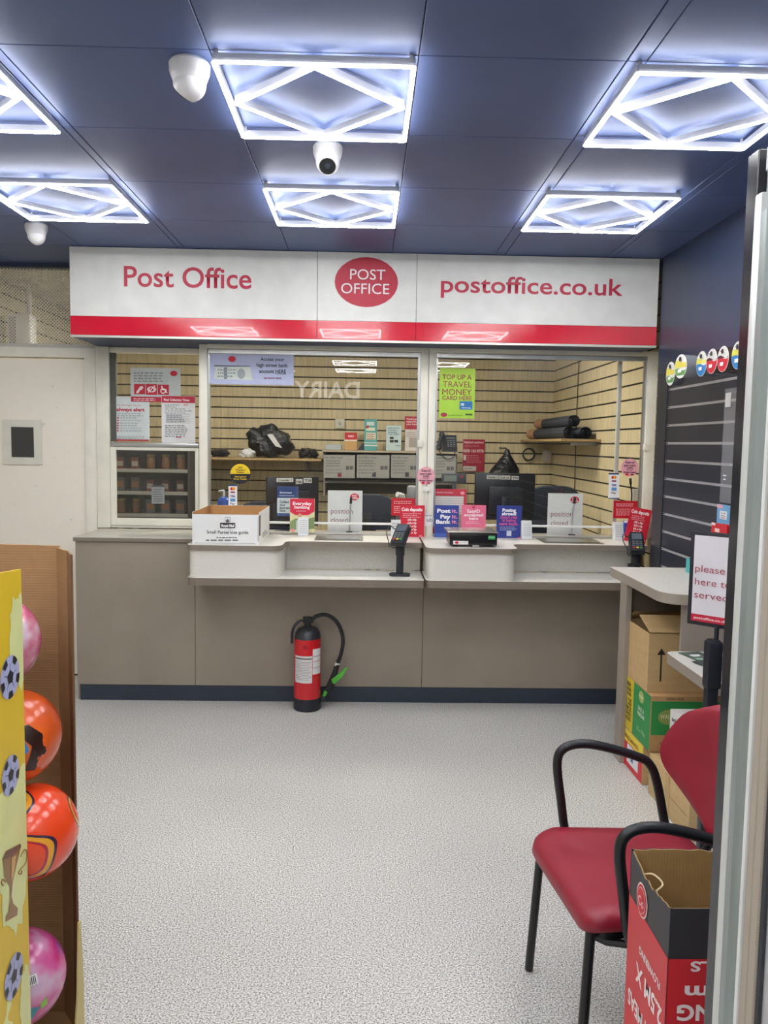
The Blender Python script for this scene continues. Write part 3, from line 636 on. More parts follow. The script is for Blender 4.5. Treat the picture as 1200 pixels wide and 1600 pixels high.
# parcel size guide box -------------------------------------------------------
t = thing('parcel_box', 'open white parcel size guide box on the left end of the speckled counter', 'box', (-.78, 4.78, ZC+.001))
x0, x1, y0, y1, z0, z1 = -.965, -.592, 4.53, 5.045, ZC+.001, 1.164
W_ = M('#dcdddc', .45, kind='tile'); K_ = M('#b98d5a', .8, kind='cardboard'); k = .0045
mb = MB(); mb.mi = 0; mb.box(x0, x1, y0, y0+k*.5, z0, z1).box(x0, x0+k*.5, y0+k*.5, y1, z0, z1+.012).box(x1-k*.5, x1, y0+k*.5, y1-.03, z0, z1+.012).box(x0+k, x1-k, y1-k*.5, y1, z0, z1+.012)
mb.mi = 1; mb.box(x0+k*.5, x1-k*.5, y0+k*.5, y0+k, z0, z1-.0005).box(x0+k*.5, x0+k, y0+k, y1-k, z0, z1+.011).box(x1-k, x1-k*.5, y0+k, y1-k, z0, z1+.011).box(x0+k, x1-k, y1-k, y1-k*.5, z0, z1+.011).box(x0+k, x1-k, y0+k, y1-k, z0, z0+.004)
obj('carton', mb, [W_, K_], t)
obj('dark_slot', MB().box(x1-.0005, x1+.0012, y0+.004, y0+.05, z1-.12, z1-.005), M('#2a2622', .7), t)
fill(t, [('t', 'Small Parcel size guide', 323, 388, 834, 5.2, '#44464a', .02), ('l', 338, 840, 374, 1, 4, '#5a5c60'), ('l', 322, 844, 389, 1, 4, '#5a5c60'), ('r', 304, 848.4, 399, 848.9, '#4a4c50', 'measuring_line'), ('r', 403, 807, 403.6, 846, '#4a4c50', 'measuring_line'), ('r', 344, 817, 367.5, 825, '#1b1b1e', 'black_block'), ('t', 'Royal Mail', 346, 366, 823.3, 4.2, '#f0f0f0', .04),
         ('r', 351.5, 808, 360, 808.6, '#6a6c70'), ('r', 351.5, 808, 352, 832, '#8a8c90'), ('r', 359.5, 808, 360, 832, '#8a8c90'), ('r', 351.5, 831.5, 360, 832, '#8a8c90'), ('p', [(352.8, 811), (354, 813), (355.8, 810), (357.5, 813), (358.8, 811), (358.2, 816), (353.4, 816)], '#55575c', 'crown')], y0, .0)
mb = MB()
for i in range(4): mb.box(x1+.0005, x1+.001, 4.66, 4.92-.03*i, 1.02+.008*i, 1.023+.008*i)
obj('small_print', mb, M('#6a6c70'), t)

# black postal scale -----------------------------------------------------------
sc = thing('postal_scale', 'black postal scale with a steel plate on the right counter', 'scale', (.62, 4.62, ZC))
x0, x1, y0, y1 = .482, .752, 4.545, 4.745
obj('body', MB().box(x0, x1, y0, y1, ZC+.012, ZC+.078, .004), M('#121316', .25), sc)
obj('weighing_plate', MB().box(x0-.012, x1+.004, y0-.006, y1+.03, ZC+.082, ZC+.090, .003), M('#b9b8b3', .25, .85), sc)
obj('foot', MB().box(x0+.02, x0+.05, y0+.02, y0+.05, ZC, ZC+.0125), M('#222', .6), sc); obj('foot', MB().box(x1-.05, x1-.02, y0+.02, y0+.05, ZC, ZC+.0125), M('#222', .6), sc)
obj('foot', MB().box(x0+.02, x0+.05, y1-.05, y1-.02, ZC, ZC+.0125), M('#222', .6), sc); obj('foot', MB().box(x1-.05, x1-.02, y1-.05, y1-.02, ZC, ZC+.0125), M('#222', .6), sc)
obj('front_lip', MB().box(.61, .65, y0-.006, y0, ZC+.003, ZC+.014, .002), M('#a9a8a4', .3, .7), sc)
lbm = obj('white_sticker', MB().box(x0+.02, x0+.105, y0-.0012, y0-.0002, ZC+.016, ZC+.036), M('#e1e0de', .5), sc); 
obj('red_oval', MB().disc((x0+.04, y0-.0018, ZC+.026), .011, .0075), M(PO_RED), lbm); text(lbm, 'postoffice', (x0+.078, y0-.0018, ZC+.0235), .005, '#77797c', .042)
gs = obj('green_sticker', MB().box(x1-.052, x1-.012, y0-.0012, y0-.0002, ZC+.046, ZC+.068), M('#2f9a58', .5), sc)
text(gs, 'PASS', (x1-.032, y0-.0018, ZC+.056), .006, '#e8f0ea', .03)

# card terminals on stands --------------------------------------------------------
def terminal(lb, x, y, z0, zh, yaw):
    t = thing('card_terminal', lb, 'card terminal', (x, y, z0), 'card terminals on black stands')
    BK = M('#1f242c', .42)
    obj('base', MB().prism(roundpoly([(x-.055, y-.045), (x+.055, y-.045), (x+.062, y+.0), (x+.045, y+.045), (x-.045, y+.045), (x-.062, y)], .012), z0+.001, z0+.012, 'z', bev=.002), BK, t)
    obj('pole', MB().cyl((x, y, z0+.011), (x, y, zh-.02), .0215).cyl((x, y, zh-.1), (x, y, zh-.015), .026), BK, t)
    R = Matrix.Rotation(yaw, 3, 'Z') @ Matrix.Rotation(math.radians(38), 3, 'X')
    c = Vector((x, y-.01, zh+.02))
    def part(nm, dx, dy, dz, sx, sy, sz, mat, par=t, bev=.003):
        o_ = c + R @ Vector((dx, dy, dz)); return obj(nm, MB().box(o_.x-sx/2, o_.x+sx/2, o_.y-sy/2, o_.y+sy/2, o_.z-sz/2, o_.z+sz/2, bev, rot=R), mat, par)
    part('cradle', 0, 0, -.014, .088, .15, .014, BK)
    hd = part('terminal_body', 0, 0, .004, .076, .155, .024, M('#191b20', .35), bev=.006)
    part('screen', 0, .038, .0168, .056, .05, .0012, M('#5b6470', .12), hd, 0)
    for i in range(3):
        for j in range(4):
            colr = '#3c3f46' if j else ('#b03038', '#c9a83a', '#3c8c4c')[i]
            part('key', -.02+.02*i, -.053+.0165*j, .0168, .015, .011, .002, M(colr if j == 0 else '#566068'), hd, .0006)
    lp = [c+R@Vector(v) for v in ((-.045, .05, -.01), (-.075, .045, .02), (-.078, -.01, .02), (-.055, -.06, .0), (-.05, -.07, -.03), (.0, -.07, -.045))]
    obj('cable', MB().tube(lp, .0028, 6, smooth=6), M('#16171a', .5), t)
    return t
terminal('black card terminal on a stand on the left ledge', .207, 4.66, .811, 1.03, math.radians(-22))
terminal('black card terminal on a stand at the right end beside the slat wall', 1.585, 4.66, .811, 1.00, math.radians(-12))
tag(obj('pen_pot', MB().lathe([(.034, 0), (.036, .1), (.031, .1), (.029, .008)], (1.535, 4.535, .812)), M('#1b1d22', .4), None, (1.535, 4.535, .812)), 'low round black pot on the right ledge below the slat wall', 'pot')

# ================================================================= FIRE EXTINGUISHER
ex, ey = -.327, 4.70
t = thing('fire_extinguisher', 'red fire extinguisher with black hose standing on the floor before the counter', 'fire extinguisher', (ex, ey, 0))
R_ = .079
obj('cylinder', MB().lathe([(R_, .075), (R_, .425), (R_*.99, .428)], (ex, ey, 0), 48), M('#c4121f', .3, coat=.4), t)
obj('foot_ring', MB().lathe([(R_-.006, .001), (R_+.001, .006), (R_+.001, .072), (R_, .0755)], (ex, ey, 0), 48), M('#1b1f29', .45), t)
obj('shoulder', MB().lathe([(R_, .4285), (R_-.002, .435), (R_*.92, .462), (R_*.72, .485), (R_*.35, .497), (.02, .50)], (ex, ey, 0), 48), M('#3b3d42', .35, .4), t)
v = obj('valve', MB().cyl((ex, ey, .495), (ex, ey, .552), .02).box(ex-.028, ex+.022, ey-.016, ey+.016, .515, .553, .005), M('#15171c', .4), t)
obj('lever', MB().tube([(ex-.02, ey-.005, .54), (ex-.055, ey-.02, .525), (ex-.085, ey-.03, .48), (ex-.09, ey-.03, .40)], .0085, 8, smooth=5), M('#23262e', .4), v)
obj('safety_pin', MB().tube([(ex-.03, ey-.015, .54), (ex-.05, ey-.018, .55), (ex-.055, ey-.018, .535)], .0025, 6), M('#c9b15a', .3, .8), v)
obj('hose', MB().tube([(ex+.02, ey, .53), (ex+.05, ey, .555), (ex+.105, ey+.01, .562), (ex+.16, ey+.015, .53), (ex+.195, ey+.018, .47), (ex+.208, ey+.02, .40), (ex+.195, ey+.02, .32), (ex+.175, ey+.02, .265)], .0115, 10, smooth=6).box(ex+.012, ex+.034, ey-.012, ey+.012, .515, .545, .004), M('#1a1c20', .5), t)
nz = obj('nozzle', MB().tube([(ex+.175, ey+.02, .262), (ex+.165, ey+.018, .22), (ex+.13, ey+.01, .13), (ex+.115, ey+.008, .105)], [.014, .02], 10).tube([(ex+.165, ey+.018, .2), (ex+.148, ey+.012, .13), (ex+.12, ey+.01, .10)], .012, 8), M('#17191d', .5), t)
obj('collar_band', MB().cyl((ex+.177, ey+.02, .272), (ex+.171, ey+.02, .252), .0135), M('#cfcfca', .4), nz)
obj('green_trigger', MB().prism([(ex+.150, .155), (ex+.160, .15), (ex+.205, .19), (ex+.236, .246), (ex+.228, .252), (ex+.19, .215), (ex+.142, .178)], ey-.006, ey+.014, 'y', bev=.002), M('#4fae3a', .4), nz)
obj('green_tip', MB().cyl((ex+.112, ey+.008, .108), (ex+.098, ey+.004, .072), .013, .010), M('#4fae3a', .4), nz)
obj('nozzle_clip', MB().box(ex+.075, ex+.112, ey-.01, ey+.02, .045, .075, .003), M('#1b1f29', .5), nz)
def wrap(nm, a0, a1, z0, z1, mat, par, rr=R_+.0006, n=14):
    mb = MB()
    for i in range(n):
        u, w_ = a0+(a1-a0)*i/n, a0+(a1-a0)*(i+1)/n
        q = [(ex+rr*math.sin(b), ey-rr*math.cos(b)) for b in (u, w_)]
        mb.face([(*q[0], z0), (*q[1], z0), (*q[1], z1), (*q[0], z1)])
    return obj(nm, mb, mat, par)
lb_ = wrap('white_label', -1.02, .42, .175, .335, M('#d5d3d2', .5), t)
wrap('label_heading', -1.0, .40, .316, .322, M('#2a2a2e'), lb_, R_+.0012)
for i in range(12): wrap('label_print', -.95+.06*(i % 3), .34-.08*((i*7) % 3), .298-.0095*i, .3005-.0095*i, M('#8a8786'), lb_, R_+.0012, 8)
l2 = wrap('side_label', .46, 1.3, .225, .375, M('#e0dedd', .5), t)
for z in (.33, .30, .262): wrap('label_stripe', .5, 1.25, z, z+.003, M('#b03040' if z < .32 else '#55555a'), l2, R_+.0012, 8)
wrap('embossed_mark', -.28, .08, .375, .40, M('#98101c', .4), t, R_+.0008)

# ================================================================= SIDE WRITING DESK
dk = thing('writing_desk', 'speckled two level writing desk with taupe panels along the right wall', 'desk', (1.48, 3.6, 0))
XW = 1.698
obj('upper_top', MB().prism(roundpoly([(1.283, 3.38), (XW, 3.38), (XW, 4.165), (1.283, 4.165)], [.12, 0, 0, .015], 10), .905, .95, 'z', side=1), [SPK, M('#968c80', .4)], dk)
obj('lower_top', MB().prism(roundpoly([(1.283, 2.88), (XW, 2.88), (XW, 3.36), (1.283, 3.36)], [.03, 0, 0, .05], 8), .668, .71, 'z', side=1), [SPK, M('#968c80', .4)], dk)
obj('back_panel', MB().box(1.318, XW, 3.975, 3.993, 0, .904), M('#857a70', .45, kind='tile'), dk)
obj('end_strip', MB().box(1.288, 1.318, 3.90, 3.993, 0, .904, .002, 1), M('#958b80', .4), dk)
obj('mid_panel', MB().box(1.385, XW, 3.44, 3.458, .68, .904, .001, 1), M('#988d84', .45, kind='tile'), dk)
t = thing('leaflet_pile', 'small fan of dark printed leaflets lying on the lower writing desk', 'leaflets', (1.42, 3.2, .711))
for i, (cx, cy, an, c1) in enumerate(((1.40, 3.24, .2, '#4a5a50'), (1.44, 3.17, -.1, '#6a6f70'), (1.41, 3.10, .35, '#3e4a48'))):
    R = Matrix.Rotation(an, 3, 'Z'); obj('leaflet', MB().box(cx-.05, cx+.05, cy-.105, cy+.105, .7112+.0014*i, .7122+.0014*i, rot=R), M(c1, .4), t)
    for j in range(3): obj('printed_patch', MB().box(cx-.035, cx+.01, cy-.08+.055*j, cy-.05+.055*j, .7122+.0014*i, .7126+.0014*i, rot=R), M(('#d8d8d2', '#8fb09a', '#e6e6e6')[j]), t)
t = thing('small_carton', 'small turquoise and red pack on the upper writing desk by the sign', 'pack', (1.64, 4.0, .951))
q = PY(1081, 880, 4.0); obj('pack_body', MB().box(q.x-.022, q.x+.03, 3.97, 4.02, .951, 1.02, .001, 1), M('#45b0b0', .4), t); obj('red_top', MB().prism([(q.x-.0, 1.02), (q.x+.03, 1.02), (q.x+.03, 1.075), (q.x+.02, 1.075)], 3.98, 4.0, 'y'), M('#c03a48', .4), t)
obj('white_label', MB().box(q.x-.015, q.x+.025, 3.9685, 3.9698, .985, 1.0), M('#d0e6e4'), t)

# boxes below the desk ------------------------------------------------------------
KB = M('#b08a5c', .75, kind='cardboard'); KB2 = M('#c0a273', .7, kind='cardboard'); XB = 1.312
def fx(parent, body, yc, z, h, col, w_, bold=.02, x=XB, name='lettering'): return text(parent, body, (x-.0015, yc, z), h, col, w_, bold, rz=-PI/2, name=name)
def rectx(parent, nm, y0, y1, z0, z1, col, x=XB, off=.0008): return obj(nm, MB().box(x-off, x-off+.0006, y0, y1, z0, z1), M(col, .5), parent)
def recty(parent, nm, x0, x1, z0, z1, col, y, off=.0008): return obj(nm, MB().box(x0, x1, y-off, y-off+.0006, z0, z1), M(col, .5), parent)
t = thing('price_carton', 'low yellow and red printed box at the bottom of the stack under the desk', 'box', (1.5, 3.78, 0))
obj('carton', MB().box(XB, 1.66, 3.64, 3.955, .001, .186, .003), M('#c9a878', .7, kind='cardboard'), t)
rectx(t, 'yellow_strip', 3.645, 3.95, .125, .183, '#e2cf3c'); rectx(t, 'red_block', 3.645, 3.95, .004, .124, '#cf2436'); rectx(t, 'white_patch', 3.70, 3.86, .03, .12, '#dfe0e6', off=.0014); rectx(t, 'blue_mark', 3.77, 3.80, .05, .10, '#3a62a8', off=.002)
fx(t, 'PRICE MARKED', 3.80, .14, .02, '#9a3030', .2)
t = thing('crisp_carton', 'green crisp box with yellow price strip, middle of the stack under the desk', 'box', (1.5, 3.78, .187))
g0, g1, z0, z1 = 3.565, 3.955, .188, .449
obj('carton', MB().box(XB, 1.66, g0, g1, z0, z1, .002), KB, t)
rectx(t, 'green_print', g0+.003, 3.80, z0+.003, z1-.003, '#2f8a48'); rectx(t, 'yellow_print', 3.801, g1-.003, z0+.003, z1-.003, '#cdb52a')
fx(t, 'NEW', 3.875, .405, .02, '#2a2618', .07, .03); fx(t, 'BIGGER', 3.875, .382, .016, '#2a2618', .085, .03); fx(t, 'CASE!', 3.875, .36, .016, '#2a2618', .08, .03); fx(t, '£1.25', 3.875, .315, .032, '#2a2618', .1, .03); fx(t, 'PRICE', 3.875, .285, .022, '#2a2618', .1, .03); fx(t, 'MARKED', 3.875, .262, .016, '#2a2618', .1, .03); fx(t, 'PACKS', 3.875, .236, .018, '#2a2618', .1, .03)
obj('yellow_oval', MB().disc((XB-.0015, 3.69, .405), .035, .028, 'x'), M('#9fb36a'), t); fx(t, 'WALKERS', 3.69, .40, .012, '#e7e3c8', .06, .02, XB-.001)
fx(t, 'SALT &', 3.69, .335, .02, '#d6e4cc', .08); fx(t, 'VINEGAR', 3.69, .308, .02, '#d6e4cc', .1); fx(t, '32 x 70g', 3.685, .235, .018, '#b9d4b0', .11, 0)
recty(t, 'green_band', XB+.003, 1.657, .268, .425, '#2f8a48', g0); text(t, '300041848', (1.42, g0-.001, .431), .012, '#4a3a24', .08); text(t, 'WALKERS', (1.40, g0-.0035, .345), .02, '#d9dcae', .09, .02)
obj('oval_mark', MB().disc((1.40, g0-.002, .352), .055, .036), M('#8a9a52'), t)
text(t, '0203', (1.385, g0-.001, .225), .012, '#4a3a24', .05)
t = thing('arrow_carton', 'plain brown box with an upward arrow and loose flaps, topmost under the desk', 'box', (1.5, 3.8, .45))
g0, g1, z0, z1 = 3.625, 3.955, .45, .722; xr = 1.655
mb = MB(); kk = .004
mb.box(XB, XB+kk, g0, g1, z0, z1).box(xr-kk, xr, g0, g1, z0, z1).box(XB+kk, xr-kk, g0, g0+kk, z0, z1).box(XB+kk, xr-kk, g1-kk, g1, z0, z1).box(XB+kk, xr-kk, g0+kk, g1-kk, z0, z0+kk)
obj('carton', mb, KB2, t)
obj('flap', MB().face([(XB, g1, z1), (xr, g1, z1), (xr, g1-.08, z1+.055), (XB+.012, g1-.08, z1+.05)]).face([(XB, g1, z1+.003), (xr, g1, z1+.003), (xr, g1-.08, z1+.058), (XB+.012, g1-.08, z1+.053)]), KB2, t)
obj('flap', MB().box(XB+.005, xr-.004, g0+.002, g0+.16, z1-.002, z1+.002, rot=Matrix.Rotation(.32, 3, 'X')), KB2, t).location.z += .03
obj('arrow', MB().prism([(XB+.056, .50), (XB+.063, .50), (XB+.063, .625), (XB+.0795, .625), (XB+.0595, .655), (XB+.0395, .625), (XB+.056, .625)], g0-.0012, g0-.0002, 'y'), M('#1a1712', .7), t)
t = thing('floor_carton', 'low tan taped box on the floor in front of the box stack', 'box', (1.5, 3.36, 0))
obj('carton', MB().box(XB+.002, 1.66, 3.10, 3.562, .001, .186, .003), M('#c2a678', .7, kind='cardboard'), t)
obj('tape', MB().box(XB+.0005, XB+.0015, 3.31, 3.36, .004, .18), M('#b7955f', .2), t)
rectx(t, 'crease', 3.12, 3.55, .093, .095, '#6d5636', XB+.002)
t = thing('white_carton', 'white printed box standing on the low tan box behind the chair', 'box', (1.5, 3.3, .187))
obj('carton', MB().box(1.34, 1.66, 3.13, 3.41, .188, .443, .003), M('#d9d9d7', .5, kind='tile'), t)
text(t, 'schweizer', (1.3385, 3.30, .40), .02, '#3a3c3e', .17, .02, rz=-PI/2); rectx(t, 'red_patch', 3.14, 3.38, .20, .34, '#c4303a', 1.34)
text(t, 'pack', (1.3385, 3.36, .36), .01, '#77797c', .05, 0, rz=-PI/2)

# ================================================================= SIGN STAND
px_, py_ = 1.232, 2.775
t = thing('sign_stand', 'black pole stand with a white framed queue sign beside the writing desk', 'sign', (px_, py_, 0))
SB = M('#1c2029', .4)
obj('base', MB().lathe([(.15, .001), (.155, .006), (.15, .014), (.03, .022)], (px_, py_, 0), 40), SB, t)
obj('pole', MB().box(px_-.02, px_+.02, py_-.02, py_+.02, .018, .905, .008), SB, t)
obj('pole_head', MB().box(px_-.026, px_+.026, py_-.028, py_+.022, .73, .90, .01).cyl((px_+.01, py_, .90), (px_+.01, py_, .95), .008), SB, t)
a45 = math.radians(-44); cx_, cy_ = px_+.03, py_+.01
def sgn(nm, u0, u1, z0, z1, d0, d1, mat, par, bev=0):
    o_ = obj(nm, MB().box(u0, u1, d0, d1, z0, z1, bev).xf(Matrix.Translation((cx_, cy_, 0)) @ Matrix.Rotation(a45, 4, 'Z')), mat, par); return o_
# left edge sits at u = -.105
fr = sgn('frame', -.118, .118, .942, 1.278, -.012, .004, SB, t, .003)
pa = sgn('printed_sheet', -.103, .103, .957, 1.265, -.0135, -.0125, M('#d2cfd6', .4), fr)
sgn('red_foot_band', -.103, .103, .957, .982, -.0145, -.0136, M('#bb1f3c', .4), pa)
def st(body, u, z, h, w_, col, bold=0):
    p_ = Matrix.Translation((cx_, cy_, 0)) @ Matrix.Rotation(a45, 4, 'Z') @ Vector((u, -.0152, z)); text(pa, body, p_, h, col, w_, bold, rz=a45)
st('please wait', .0, 1.135, .026, .192, '#a04a5c'); st('here to be', -.004, 1.088, .026, .182, '#a04a5c'); st('served', -.036, 1.041, .026, .118, '#a04a5c'); st('postoffice.co.uk', -.035, .965, .0095, .115, '#f0dfe2', .01)

# ================================================================= SLAT WALL GOODS
def tape(lb, pix, r, cols, ang=0, w_=.05, body='#62666c', x=1.50):
    p_ = PX(*pix, x); n_ = Vector((-1, 0, 0)); n_ = Matrix.Rotation(ang, 3, 'Z') @ n_
    t = thing('tape_roll', lb, 'tape', p_, 'tape rolls hanging on the slat wall')
    obj('tape', MB().lathe([(r*.93, 0), (r*.95, .002), (r*.95, w_-.002), (r*.93, w_)], p_, 32, -n_), M(body, .25, .3), t)
    lab = obj('label_disc', MB().lathe([(r, 0), (r, .0015)], p_+n_*.0002, 32, n_), M('#dcdcd8', .4), t)
    q = Vector((0, 0, 1)); side = n_.cross(q).normalized()
    def patch(nm, pts, col, off):
        o_ = p_+n_*(.002+off*.0005); obj(nm, MB().face([o_+side*a*r+q*b*r for a, b in pts]), M(col, .4), lab)
    def half(y0, y1, n2=10, amp=.12):
        top = [(x_, y1+amp*math.sin(x_*3)) for x_ in [(-1+2*i/n2)*math.sqrt(max(0, 1-y1*y1))*.97 for i in range(n2+1)]]
        if y0 <= -.99: bot = [(.97*math.cos(a), .97*math.sin(a)) for a in [math.asin(y1*.98)-(math.asin(y1*.98)*2+PI)*i/n2 for i in range(1, n2)]]
        else: bot = [(x_, y0) for x_ in [(1-2*i/n2)*math.sqrt(max(0, 1-y0*y0))*.97 for i in range(n2+1)]]
        return top+bot
    for k_, (a, b, c) in enumerate(cols): patch('printed_band', half(a, b), c, k_)
    patch('hang_hole', [(-.16, .42), (.16, .42), (.16, .78), (-.16, .78)], '#141416', 8)
    patch('price_block', [(-.3, -.52), (.3, -.52), (.3, -.25), (-.3, -.25)], '#f0f0ee', 9)
    xe = XR-.012; obj('hook', MB().tube([(xe, p_.y, p_.z+r*.55), (p_.x-.008, p_.y, p_.z+r*.55), (p_.x-.012, p_.y, p_.z+r*.62)], .003, 6), M('#8d9096', .25, .9), t)
    return t
GR = [(-.75, -.25, '#6a9a5a'), (-.1, .4, '#d9cc58')]; BU = [(-1, -.05, '#2f7fc0'), (.02, .35, '#dcd860')]; RD = [(-1, .08, '#cc2f40'), (.08, .2, '#4a2a34')]
tape('grey tape roll with a green and yellow label, farthest along the slat wall', (1048, 584), .058, GR)
tape('wide silver tape roll with a green and yellow label, second from the left and tilted', (1064, 572.5), .057, GR, .12, .11, '#8e9298')
tape('tape roll with a blue and yellow label right of the wide silver roll', (1096.5, 568.5), .056, BU, w_=.07)
tape('dark tape roll with a red and white label, left one of the red pair', (1112.6, 564.5), .054, RD, w_=.13, body='#4d3d38')
tape('dark tape roll with a red and white label, right one of the red pair', (1130, 561), .054, RD, w_=.14, body='#4d3d38')
tape('tape roll with a blue label half hidden behind the fridge edge', (1153.5, 555), .056, BU, w_=.07, body='#4d3d38')
# clear leaflet holder
t = thing('leaflet_holder', 'narrow clear plastic strip holder on the slat wall by the fridge', 'holder', (1.66, 3.6, 1.3))
a_, b_ = PX(1133, 640, 1.66), PX(1151, 640, 1.66)
zt = PX(1140, 607, 1.66).z; zb = PX(1130, 785, 1.66).z
mt = M('#b4b5ba', .3, kind='plain', alpha=.22)
obj('clear_strip', MB().box(1.655, 1.659, b_.y, a_.y, zb, zt), mt, t)
obj('price_tag', MB().box(1.652, 1.6545, a_.y-.07, a_.y-.015, zt-.085, zt-.02), M('#c9c9c6'), t)
obj('sparkle_mark', MB().box(1.652, 1.6545, a_.y-.06, a_.y-.03, PX(1135, 743, 1.66).z-.003, PX(1135, 743, 1.66).z+.003).box(1.652, 1.6545, a_.y-.055, a_.y-.035, PX(1135, 749, 1.66).z-.003, PX(1135, 749, 1.66).z+.003), M('#e6e6e6'), t)
obj('hook_clip', MB().box(1.66, 1.69, b_.y+.03, a_.y-.03, zt-.02, zt-.012), mt, t)
def leaf(name, lb, y0, y1, z0, z1, x, col, deco):
    o_ = obj(name, MB().box(x, x+.004, y0, y1, z0, z1), M(col, .4), None, (x, (y0+y1)/2, z0)); tag(o_, lb, 'leaflet')
    for k_, (a, b, c, d_, cc) in enumerate(deco): obj('printed_patch', MB().box(x-.0008-.0004*k_, x-.0002-.0004*k_, y0+(y1-y0)*(1-b), y0+(y1-y0)*(1-a), z0+(z1-z0)*c, z0+(z1-z0)*d_), M(cc), o_)
    return o_
A_ = PX(1121, 787, 1.645); B_ = PX(1141, 787, 1.645)
leaf('gift_card', 'light blue printed card pack in the clear holder on the slat wall', B_.y, A_.y, PX(1125, 818, 1.645).z, A_.z, 1.645, '#6fa6d0', [(.0, .45, .8, .98, '#e0a8b8'), (.25, .8, .25, .68, '#dfe3e6'), (.35, .7, .55, .58, '#6a6c70'), (.35, .7, .42, .45, '#6a6c70'), (.35, .7, .32, .35, '#b85a60')])
A_ = PX(1112, 816, 1.60); B_ = PX(1136, 816, 1.60)
for i in range(3): leaf('red_card', ('frontmost red card behind the queue sign', 'middle red card behind the queue sign', 'rearmost red card behind the queue sign')[i], B_.y-.0, A_.y-.03*i, PX(1112, 835, 1.60).z, A_.z, 1.60+.012*i, '#cc2a34', [(.0, .25, .8, 1, '#ecdcdc'), (.25, .55, .3, .6, '#e9c9c0')] if i == 0 else [(0, .1, .1, .9, '#e8e0e0')])['group'] = 'red cards on the slat wall'
t = thing('acrylic_shelf', 'clear acrylic shelf with red cards on the slat wall', 'shelf', (1.62, 3.5, A_.z-.06)); obj('shelf_plate', MB().box(1.58, 1.69, B_.y-.05, A_.y+.02, PX(1112, 836, 1.60).z-.006, PX(1112, 836, 1.60).z-.002), mt, t)

# ================================================================= VISITOR CHAIR
t = thing('visitor_chair', 'burgundy vinyl visitor chair with black tubular arms in the foreground right', 'chair', (.74, 2.06, 0))
RV = M('#8e1a2f', .42, kind='leather'); BT = M('#15171b', .38)
# seat cushion
pts = roundpoly([(.492, 2.295), (.535, 1.812), (.97, 1.86), (.955, 2.28)], [.06, .06, .09, .09], 8)
cx0 = sum(p[0] for p in pts)/len(pts); cy0 = sum(p[1] for p in pts)/len(pts)
mb = MB(); bm = mb.bm; rings = []
for s_, z_ in ((.90, .405), (.975, .412), (1.0, .428), (.985, .446), (.93, .4565), (.75, .4585), (.4, .457), (.12, .456)):
    ring = []
    for p in pts:
        x_, y_ = cx0+(p[0]-cx0)*s_, cy0+(p[1]-cy0)*s_
        drop = .03*max(0, (.60-x_)/.1)**2 + .0*y_; lift = .010*((y_-cy0)/.22)**2
        ring.append(bm.verts.new((x_, y_, z_-drop+lift-.004)))
    rings.append(ring)
for A, B in zip(rings, rings[1:]):
    for j in range(len(pts)): bm.faces.new((A[j], A[(j+1) % len(pts)], B[(j+1) % len(pts)], B[j]))
bm.faces.new(rings[0][::-1]); bm.faces.new(rings[-1])
obj('seat', mb, RV, t, angle=60)
obj('seat_pan', MB().prism([(cx0+(p[0]-cx0)*.86, cy0+(p[1]-cy0)*.86) for p in pts], .385, .4, 'z'), BT, t)
# curved backrest
mb = MB(); bm = mb.bm; NU, NV = 20, 24; HWS = catmull([(.08, 0, 0), (.135, 0, 0), (.19, 0, 0), (.235, 0, 0), (.25, 0, 0), (.243, 0, 0), (.225, 0, 0), (.195, 0, 0), (.12, 0, 0)], 3); front = []; back = []
for j in range(NV+1):
    v_ = j/NV; z_ = .50+.36*v_
    hw = HWS[min(len(HWS)-1, round(v_*(len(HWS)-1)))].x
    fr_, bk_ = [], []
    for i in range(NU+1):
        u_ = -1+2*i/NU; y_ = 2.065+hw*u_; x_ = .985+.035*v_-.11*(hw*u_/.25)**2
        zz = z_
        e_ = 1-max(0, abs(u_)-.8)/.2*.55; e_ *= 1 if 0 < j < NV else .5
        fr_.append(bm.verts.new((x_-.018*e_, y_, zz))); bk_.append(bm.verts.new((x_+.018*e_, y_, zz)))
    front.append(fr_); back.append(bk_)
for j in range(NV):
    for i in range(NU):
        bm.faces.new((front[j][i+1], front[j][i], front[j+1][i], front[j+1][i+1])); bm.faces.new((back[j][i], back[j][i+1], back[j+1][i+1], back[j+1][i]))
    bm.faces.new((front[j][0], back[j][0], back[j+1][0], front[j+1][0])); bm.faces.new((back[j][NU], front[j][NU], front[j+1][NU], back[j+1][NU]))
for i in range(NU): bm.faces.new((front[0][i], front[0][i+1], back[0][i+1], back[0][i])); bm.faces.new((back[NV][i], back[NV][i+1], front[NV][i+1], front[NV][i]))
obj('backrest', mb, RV, t, angle=70)
obj('back_support', MB().tube([(.93, 2.2, .40), (.985, 2.2, .43), (1.022, 2.18, .55), (1.03, 2.16, .68)], .011, 8, smooth=5).tube([(.93, 1.93, .40), (.985, 1.93, .43), (1.022, 1.95, .55), (1.03, 1.97, .68)], .011, 8, smooth=5), BT, t)
def arm(y_, x0_): return MB().tube([(x0_+.065, y_*.99+.02, .385), (x0_+.03, y_, .42), (x0_+.012, y_, .52), (x0_-.003, y_, .63), (x0_+.012, y_, .675), (x0_+.06, y_, .692), (x0_+.13, y_, .685), (x0_+.235, y_, .655), (x0_+.275, y_, .63), (x0_+.30, y_, .57), (x0_+.335, y_, .42), (x0_+.36, y_, .385)], .0135, 12, smooth=5)
obj('armrest', arm(2.325, .585), BT, t); obj('armrest', arm(1.800, .607), BT, t)
def leg(a, b): return MB().tube([a, b], .0125, 12)
obj('leg', leg((.527, 2.262, .40), (.512, 2.302, .004)), BT, t); obj('leg', leg((.562, 1.862, .40), (.532, 1.818, .004)), BT, t)
